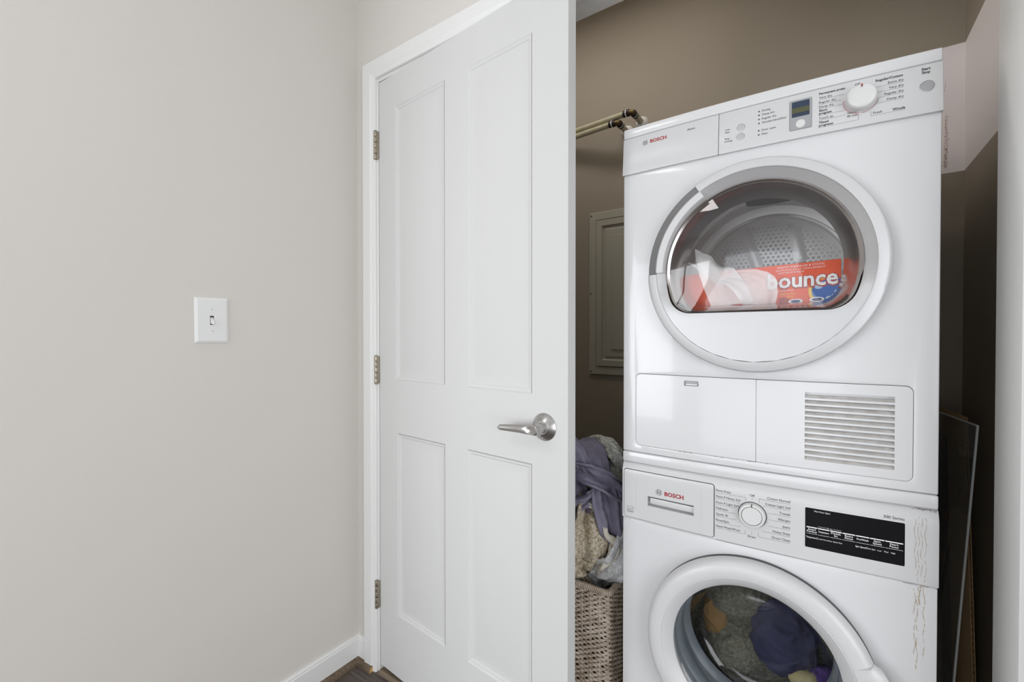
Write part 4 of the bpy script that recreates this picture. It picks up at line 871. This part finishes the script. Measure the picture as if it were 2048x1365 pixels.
ribbon(m, [S(-0.02, 0.75, -0.01), S(-0.015, 0.70, -0.045), S(-0.005, 0.63, -0.055), S(-0.01, 0.58, -0.04)], [V(0.09, 0, 0.0)] * 4, 1.6, 0.009, 5, drift=0.2)
o = solid(m.build('towel', 'towel_violet', smooth=80), 0.006); tag(o, 'slate violet towel draped over the top of the laundry pile', 'towel', 'towels heaped in the hamper')
# sage boucle throw
m = MB()
ribbon(m, [S(0.060, 0.822, 0.10), S(0.078, 0.838, 0.03), S(0.105, 0.838, 0.0), S(0.128, 0.812, -0.015), S(0.140, 0.780, 0.0), S(0.142, 0.745, 0.03)], [V(0.0, 0.02, 0.05), V(0.01, 0.035, 0.05), V(0.025, 0.03, 0.03), V(0.035, 0.02, 0.02), V(0.035, 0.01, 0.01), V(0.03, 0.0, 0.01)], 1.0, 0.005, 7, fine=0.004, curl=-0.006)
ribbon(m, [S(0.115, 0.80, 0.05), S(0.12, 0.76, 0.0), S(0.125, 0.70, -0.02), S(0.13, 0.64, -0.01)], [V(0.07, 0, 0.02)] * 4, 1.2, 0.007, 8, fine=0.004)
o = solid(m.build('towel', 'towel_sage', smooth=80), 0.009); tag(o, 'pale sage fluffy towel arching at the top right of the pile', 'towel', 'towels heaped in the hamper')
m = MB(); lump(m, S(0.090, 0.795, 0.04), (0.026, 0.03, 0.036), 9, 0.3, 30, sub=4)
tag(m.build('cloth', 'cloth_brown', smooth=80), 'small olive brown cloth tucked between violet and sage towels', 'cloth')
# tan mottled towel with cream hem
m = MB()
ribbon(m, [S(0.035, 0.705, 0.0), S(0.040, 0.690, -0.045), S(0.040, 0.640, -0.075), S(0.042, 0.570, -0.085), S(0.030, 0.510, -0.075), S(0.015, 0.46, -0.05), S(0.01, 0.43, -0.03)], [V(0.05, 0.0, 0.02), V(0.07, 0, 0.02), V(0.115, 0.01, 0.02), V(0.14, 0.02, 0.02), V(0.13, 0.03, 0.02), V(0.12, 0.02, 0.02), V(0.11, 0.02, 0.02)], 1.7, 0.011, 11, fine=0.003, drift=0.25)
ribbon(m, [S(-0.06, 0.54, -0.05), S(0.0, 0.505, -0.095), S(0.035, 0.462, -0.10), S(0.056, 0.425, -0.08)], [V(0.02, 0.06, 0.0), V(0.025, 0.05, 0.0), V(0.03, 0.04, 0.0), V(0.03, 0.03, 0.0)], 1.5, 0.009, 12, fine=0.003)
ribbon(m, [S(-0.06, 0.50, -0.07), S(-0.01, 0.462, -0.105), S(0.025, 0.432, -0.105), S(0.045, 0.405, -0.09)], [V(0.02, 0.05, 0.0), V(0.02, 0.045, 0.0), V(0.02, 0.04, 0.0), V(0.02, 0.03, 0.0)], 1.3, 0.006, 13, fine=0.003)
tan = solid(m.build('towel', 'towel_tan', smooth=80), 0.008); tag(tan, 'tan mottled towel with cream hem spilling over the hamper rim', 'towel', 'towels heaped in the hamper')
m = MB()
ribbon(m, [S(0.028, 0.688, -0.075), S(0.045, 0.684, -0.088), S(0.062, 0.672, -0.095), S(0.068, 0.645, -0.100), S(0.072, 0.615, -0.102), S(0.090, 0.598, -0.098), S(0.104, 0.588, -0.09)], [V(0.0, 0.012, 0.006), V(0.003, 0.013, 0.004), V(0.010, 0.008, 0.0), V(0.013, 0.0, 0.0), V(0.013, 0.004, 0.0), V(0.006, 0.020, 0.0), V(0.0, 0.022, 0.0)], 1.0, 0.002, 14, nw=10, fine=0.001)
ribbon(m, [S(0.100, 0.585, -0.085), S(0.092, 0.56, -0.098), S(0.075, 0.530, -0.100), S(0.060, 0.512, -0.09)], [V(0.025, 0.006, 0.0), V(0.035, 0.012, 0.0), V(0.03, 0.012, 0.0), V(0.015, 0.01, 0.0)], 1.0, 0.004, 15, nw=14, fine=0.001)
solid(m.build('hem', 'hem_cream', tan, smooth=80), 0.006)
# light grey towel
m = MB()
ribbon(m, [S(0.175, 0.60, -0.02), S(0.140, 0.565, -0.07), S(0.105, 0.525, -0.105), S(0.072, 0.492, -0.112), S(0.052, 0.474, -0.10)], [V(0.07, -0.07, 0.02), V(0.07, -0.075, 0.02), V(0.065, -0.075, 0.02), V(0.055, -0.07, 0.02), V(0.03, -0.045, 0.02)], 1.2, 0.008, 21, fine=0.004)
ribbon(m, [S(0.058, 0.482, -0.105), S(0.052, 0.462, -0.112), S(0.062, 0.435, -0.10), S(0.074, 0.405, -0.085)], [V(0.03, 0.0, 0.0), V(0.032, 0.0, 0.0), V(0.026, 0.0, 0.0), V(0.02, 0.0, 0.0)], 1.2, 0.004, 22, nw=16)
ribbon(m, [S(0.160, 0.47, -0.03), S(0.128, 0.485, -0.085), S(0.112, 0.455, -0.10), S(0.098, 0.425, -0.085)], [V(0.05, -0.03, 0.0), V(0.05, -0.03, 0.0), V(0.045, -0.015, 0.0), V(0.03, 0.0, 0.0)], 1.3, 0.007, 23)
ribbon(m, [S(0.075, 0.47, -0.08), S(0.078, 0.44, -0.085), S(0.082, 0.40, -0.075)], [V(0.035, 0.0, 0.0), V(0.04, 0.0, 0.0), V(0.04, 0.0, 0.0)], 1.3, 0.005, 24, nw=16)
o = solid(m.build('towel', 'towel_grey', smooth=80), 0.007); tag(o, 'light grey terry towel bunched at the hamper corner beside the washer', 'towel', 'towels heaped in the hamper')

# ------------------------------------------------------------------ sheets leaning at the right of the washer
def leaning(name, mats, p_ft, p_bt, p_fb, p_bb, t, parent=None, origin=None, **kw):
    # four corners front-top, back-top, front-bottom, back-bottom; thickness towards +x
    P = [Vector(p) for p in (p_ft, p_bt, p_bb, p_fb)]; off = Vector(origin)
    n_ = (P[1] - P[0]).cross(P[3] - P[0]).normalized(); n_ = n_ if n_.x > 0 else -n_
    m = MB(); vs = [p - off for p in P] + [p - off + n_ * t for p in P]
    m.add(vs[:4] + vs[4:], [(0, 1, 2, 3)], 0); m.add(vs, [(7, 6, 5, 4)], 0); m.add(vs, [(0, 4, 5, 1), (1, 5, 6, 2), (2, 6, 7, 3), (3, 7, 4, 0)], 1 if len(mats) > 1 else 0)
    o = m.build(name, mats, parent, smooth=0, **kw)
    bm = bmesh.new(); bm.from_mesh(o.data); bmesh.ops.remove_doubles(bm, verts=bm.verts, dist=1e-6); bmesh.ops.recalc_face_normals(bm, faces=bm.faces); bm.to_mesh(o.data); bm.free(); return o
org = (1.50, 0.55, FZ)
ac = tag(empty('acrylic_sheet', org), 'clear acrylic sheet leaning beside the washer against the closet wall', 'acrylic sheet')
aft, abt, afb, abb = Vector((1.556, 0.42, 0.961)), Vector((1.512, 0.70, 0.961)), Vector((1.4990, 0.42, FZ)), Vector((1.4640, 0.70, FZ))
leaning('pane', ['acrylic'], aft, abt, afb, abb, 0.004, ac, org)
m = MB()
for k, (p, q) in enumerate(((aft, afb), (aft, abt))):
    p, q = p - Vector(org), q - Vector(org); m.tube([p + Vector((0.002, -0.0005 if k == 0 else 0, 0.0005 if k else 0)), q + Vector((0.002, -0.0005 if k == 0 else 0, 0.0005 if k else 0))], 0.0024, 6)
m.build('polished_edge', 'acrylic_edge', ac)
org = (1.575, 0.60, FZ)
cft, cbt, cfb, cbb = Vector((1.5505, 0.50, 0.9690)), Vector((1.526, 0.70, 0.9690)), Vector((1.5795, 0.50, FZ)), Vector((1.565, 0.70, FZ))
cb = tag(empty('cardboard_sheet', org), 'brown corrugated cardboard sheet standing behind the clear acrylic', 'cardboard')
leaning('front_liner', ['cardboard'], cft, cbt, cfb, cbb, 0.0008, cb, org)
leaning('back_liner', ['cardboard'], cft + Vector((0.0052, 0, 0)), cbt + Vector((0.0052, 0, 0)), cfb + Vector((0.0052, 0, 0)), cbb + Vector((0.0052, 0, 0)), 0.0008, cb, org)
m = MB(); a, b = cft - Vector(org), cfb - Vector(org); bt, bb2 = cbt - Vector(org), cbb - Vector(org); N = 230; vs = []
for k in range(N + 1):
    t = k / N; x = 0.0008 + 0.0044 * (0.5 + 0.5 * math.sin(k * math.pi / 2)); vs += [a.lerp(b, t) + Vector((x, 0.0005, 0)), bt.lerp(bb2, t) + Vector((x, 0, 0))]
m.add(vs, [(2 * k, 2 * k + 1, 2 * k + 3, 2 * k + 2) for k in range(N)]); m.build('fluting', 'cardboard', cb, smooth=0)
# poster with dark colourful art in front of the cardboard
nt = MAT['poster_art'].node_tree; b = nt.nodes['Principled BSDF']; tc = [n for n in nt.nodes if n.type == 'TEX_COORD'][0]
vo = nt.nodes.new('ShaderNodeTexNoise'); vo.inputs['Scale'].default_value = 7.0; vo.inputs['Detail'].default_value = 2.0; vo.inputs['Distortion'].default_value = 1.2
rp = nt.nodes.new('ShaderNodeValToRGB'); rp.color_ramp.interpolation = 'EASE'; els = rp.color_ramp.elements
els[0].position = 0.30; els[0].color = (0.02, 0.035, 0.09, 1); els[1].position = 0.74; els[1].color = (0.45, 0.26, 0.12, 1)
for p_, c_ in ((0.36, (0.02, 0.03, 0.06, 1)), (0.40, (0.012, 0.01, 0.012, 1)), (0.55, (0.014, 0.011, 0.012, 1)), (0.59, (0.20, 0.02, 0.015, 1)), (0.64, (0.28, 0.09, 0.02, 1)), (0.68, (0.05, 0.07, 0.16, 1))):
    e = els.new(p_); e.color = c_
nt.links.new(tc.outputs['Object'], vo.inputs['Vector']); nt.links.new(vo.outputs['Fac'], rp.inputs[0]); nt.links.new(rp.outputs[0], b.inputs['Base Color'])
org = (1.55, 0.62, FZ); sh = Vector((-0.0035, 0, 0))
pft = cft.lerp(cbt, 0.55).lerp(cfb.lerp(cbb, 0.55), 0.07) + sh; pbt = cbt.lerp(cbb, 0.07) + sh; pfb = cfb.lerp(cbb, 0.80) + sh; pbb = cbb + sh
tag(leaning('poster', ['poster_art'], pft, pbt, pfb, pbb, 0.002, None, (0, 0, 0)), 'dark poster with red and blue patches between washer and cardboard', 'poster')

# ------------------------------------------------------------------ inside the dryer: carton and sheets
# carton: face towards the window, slightly tilted
BXW, BXH, BXD = 0.352, 0.094, 0.075
cloc = AM @ Vector((0.104, 0.090, 1.2275))
bx = tag(empty('dryer_sheet_carton', cloc, AR), 'orange carton of dryer sheets lying inside the dryer drum', 'carton')
TL = R(-3.5)
bf = lambda v: Vector((v.x, v.y + v.z * 0.10, v.z + v.x * math.tan(R(2.2))))
m = MB(); m.box(0, BXW, 0, BXD, 0, BXH); m.build('carton_body', 'box_orange', bx, fn=bf, bevel=0.0015, bev_seg=2)
def on_carton(eps): return lambda v: bf(Vector((v.x, -eps, v.z)))
m = MB(); text(m, 'bounce', 0.2095, 0.0380, 0.0350, 0.1400, bold=0.055, mi=0); m.build('brand_outline', 'box_red', bx, fn=on_carton(0.0014), smooth=0)
m = MB(); text(m, 'bounce', 0.2125, 0.0393, 0.0335, 0.1340, bold=0.022, mi=0); m.build('brand_lettering', 'ink_white', bx, fn=on_carton(0.0020), smooth=0)
m = MB(); text(m, 'FIGHTS WRINKLES & STATIC', 0.232, 0.0850, 0.0042, 0.090); text(m, "ANTI-PLIS ET LE COLLEMENT", 0.228, 0.0785, 0.0036, 0.096); text(m, 'ELECTROSTATIQUE', 0.234, 0.0722, 0.0036, 0.050)
line(m, 0.232, 0.0325, 0.265, 0.0325, 0.0010)
for x, z in ((0.268, 0.0062), (0.308, 0.0072)): disc(m, x, z, 0.014, rz=0.0055)
m.build('carton_print', 'ink_white', bx, fn=on_carton(0.0012), smooth=0)
m = MB()
for x, z in ((0.268, 0.0062), (0.308, 0.0072)): disc(m, x, z, 0.0095, rz=0.0034)
m.build('carton_badge', 'ink_navy', bx, fn=on_carton(0.0022), smooth=0)
m = MB(); arcline(m, 0.3240, 0.0265, 0.0285, 95, 262, 0.006); text(m, '160', 0.236, 0.0225, 0.0052, 0.012); text(m, 'feuilles', 0.250, 0.0225, 0.0048, 0.018); text(m, 'sheets', 0.250, 0.0160, 0.0048, 0.014)
m.build('sun_print', 'ink_yellow', bx, fn=on_carton(0.0009), smooth=0)
m = MB(); m.add([(x, 0, z) for x, z in ((0.3240, -0.002 + 0.004), (0.3505, 0.004), (0.3505, 0.052), (0.338, 0.053), (0.3240, 0.050), (0.308, 0.044), (0.298, 0.030), (0.300, 0.016), (0.308, 0.007))], [tuple(range(9))]); m.build('sky_print', 'ink_blue', bx, fn=on_carton(0.0011), smooth=0)
m = MB()
for x, z, r_ in ((0.3110, 0.036, 0.008), (0.318, 0.041, 0.007), (0.343, 0.012, 0.009), (0.3455, 0.022, 0.006), (0.330, 0.009, 0.006)): disc(m, x, z, r_, rz=r_ * 0.7)
m.build('cloud_print', 'ink_sky', bx, fn=on_carton(0.0013), smooth=0)
m = MB(); m.add([(x, 0, z) for x, z in ((0.235, 0.0012), (0.262, 0.0012), (0.255, 0.0135), (0.245, 0.0175), (0.235, 0.0150))], [tuple(range(5))]); m.build('corner_print', 'box_red', bx, fn=on_carton(0.0006), smooth=0)
def dsheet(name, label, path, wv, folds, amp, seed, **kw):
    m = MB(); ribbon(m, path, wv, folds, amp, seed, ns=26, nw=20, fine=0.0008, **kw)
    me_o = m.build(name, 'sheet_fabric', smooth=80)
    for v in me_o.data.vertices: v.co = AM @ v.co
    return tag(me_o, label, 'dryer sheet', 'dryer sheets in the drum')
dsheet('dryer_sheet', 'creamy white dryer sheet hanging over the middle of the carton', [(0.190, 0.105, 1.362), (0.205, 0.074, 1.335), (0.225, 0.066, 1.290), (0.245, 0.064, 1.240)], [(0.075, 0.01, -0.055), (0.085, 0.0, -0.02), (0.095, 0.0, 0.0), (0.095, 0.0, 0.004)], 1.0, 0.004, 31)
O_ = [(0.246, 1.322), (0.294, 1.321), (0.330, 1.302), (0.339, 1.266), (0.333, 1.238)]; I_ = [(0.215, 1.298), (0.236, 1.282), (0.252, 1.266), (0.262, 1.250), (0.268, 1.238)]; Y_ = (0.078, 0.062, 0.052, 0.054, 0.064)
dsheet('dryer_sheet', 'thin translucent dryer sheet curled in front of the lettering', [((o[0] + i[0]) / 2, y, (o[1] + i[1]) / 2) for o, i, y in zip(O_, I_, Y_)], [(o[0] - i[0], 0.012, o[1] - i[1]) for o, i in zip(O_, I_)], 1.4, 0.003, 32)
dsheet('dryer_sheet', 'crumpled dryer sheet over the left end of the carton', [(0.150, 0.110, 1.352), (0.172, 0.082, 1.345), (0.190, 0.072, 1.322), (0.205, 0.070, 1.295)], [(0.06, 0.0, -0.02), (0.065, 0.0, -0.015), (0.06, 0, -0.03), (0.045, 0.0, -0.03)], 1.2, 0.004, 33)

# ------------------------------------------------------------------ clothes behind the washer glass
def garment(label, mt, c, rad, seed, amp=0.3, freq=16, cat='clothes', nm='garment'):
    m = MB(); lump(m, c, rad, seed, amp, freq, sub=5); o = m.build(nm, mt, smooth=80)
    for v in o.data.vertices: v.co = AM @ v.co
    return tag(o, label, cat, 'laundry in the washer drum')
garment('olive grey towel filling the back of the washer drum', 'cloth_olive', (0.297, 0.235, 0.40), (0.185, 0.105, 0.205), 41, 0.18, 14, 'towel', 'towel')
garment('moss grey towel pressed on the upper glass of the washer', 'cloth_moss', (0.245, 0.155, 0.505), (0.068, 0.045, 0.062), 42, 0.28, 22, 'towel', 'towel')
garment('navy garment pressed against the middle of the washer glass', 'cloth_navy', (0.352, 0.135, 0.440), (0.066, 0.048, 0.082), 43, 0.30, 18)
garment('ochre brown cloth at the left behind the washer glass', 'cloth_ochre', (0.198, 0.150, 0.432), (0.030, 0.030, 0.050), 44, 0.3, 24, 'cloth', 'cloth')
garment('moss green towel low behind the washer glass', 'cloth_moss', (0.245, 0.150, 0.375), (0.062, 0.045, 0.060), 45, 0.28, 22, 'towel', 'towel')
garment('straw coloured cloth at the bottom of the washer glass', 'cloth_straw', (0.392, 0.112, 0.372), (0.030, 0.022, 0.022), 46, 0.25, 26, 'cloth', 'cloth')
garment('purple garment low at the right of the washer glass', 'cloth_purple', (0.430, 0.130, 0.352), (0.045, 0.035, 0.045), 47, 0.28, 24)

# ------------------------------------------------------------------ added lamp fixtures, out of view, holding the fill lights
cf = tag(empty('added_ceiling_light', (0.2, -1.7, CEIL)), 'added round flush ceiling light behind the camera, out of view', 'ceiling light')
m = MB(); n = 48
vs = []; prof = [(0.23, 0.0), (0.23, -0.025), (0.215, -0.03)]
for r_, z in prof: vs += [(r_ * math.cos(2 * math.pi * k / n), r_ * math.sin(2 * math.pi * k / n), z) for k in range(n)]
m.add(vs, [(i * n + k, i * n + (k + 1) % n, (i + 1) * n + (k + 1) % n, (i + 1) * n + k) for i in range(2) for k in range(n)]); m.build('lamp_ring', 'satin_nickel', cf, smooth=40)
m = MB(); vs = [(0.215 * math.cos(2 * math.pi * k / n), 0.215 * math.sin(2 * math.pi * k / n), -0.031) for k in range(n)]; m.add(vs, [tuple(range(n - 1, -1, -1))])
m.build('diffuser', 'plastic_white', cf, smooth=0)
cl = tag(empty('added_closet_lamp', (0.52, 0.34, CEIL)), 'added slim lamp on the closet ceiling, out of view, brightening the closet', 'lamp')  # added lamp body to go with the closet fill
m = MB(); m.box(-0.48, 0.48, -0.06, 0.06, -0.03, 0.0); m.build('lamp_housing', 'trim_white', cl, bevel=0.004)
m = MB(); m.box(-0.46, 0.46, -0.05, 0.05, -0.034, -0.03); m.build('diffuser', 'plastic_white', cl, bevel=0.001)
for o in bpy.data.objects:
    if o.name.split('.')[0] in ('printed_lettering', 'display_lettering', 'grime_mark', 'rust_mark', 'scuff_mark', 'drip_mark', 'carton_print', 'energy_mark', 'maker_lettering', 'model_lettering', 'brand_lettering', 'brand_outline', 'sun_print', 'cloud_print', 'emblem', 'embossed_line', 'carton_badge'): o['kind'] = 'stuff'
bpy.data.objects.remove(_to); bpy.data.curves.remove(_cu)
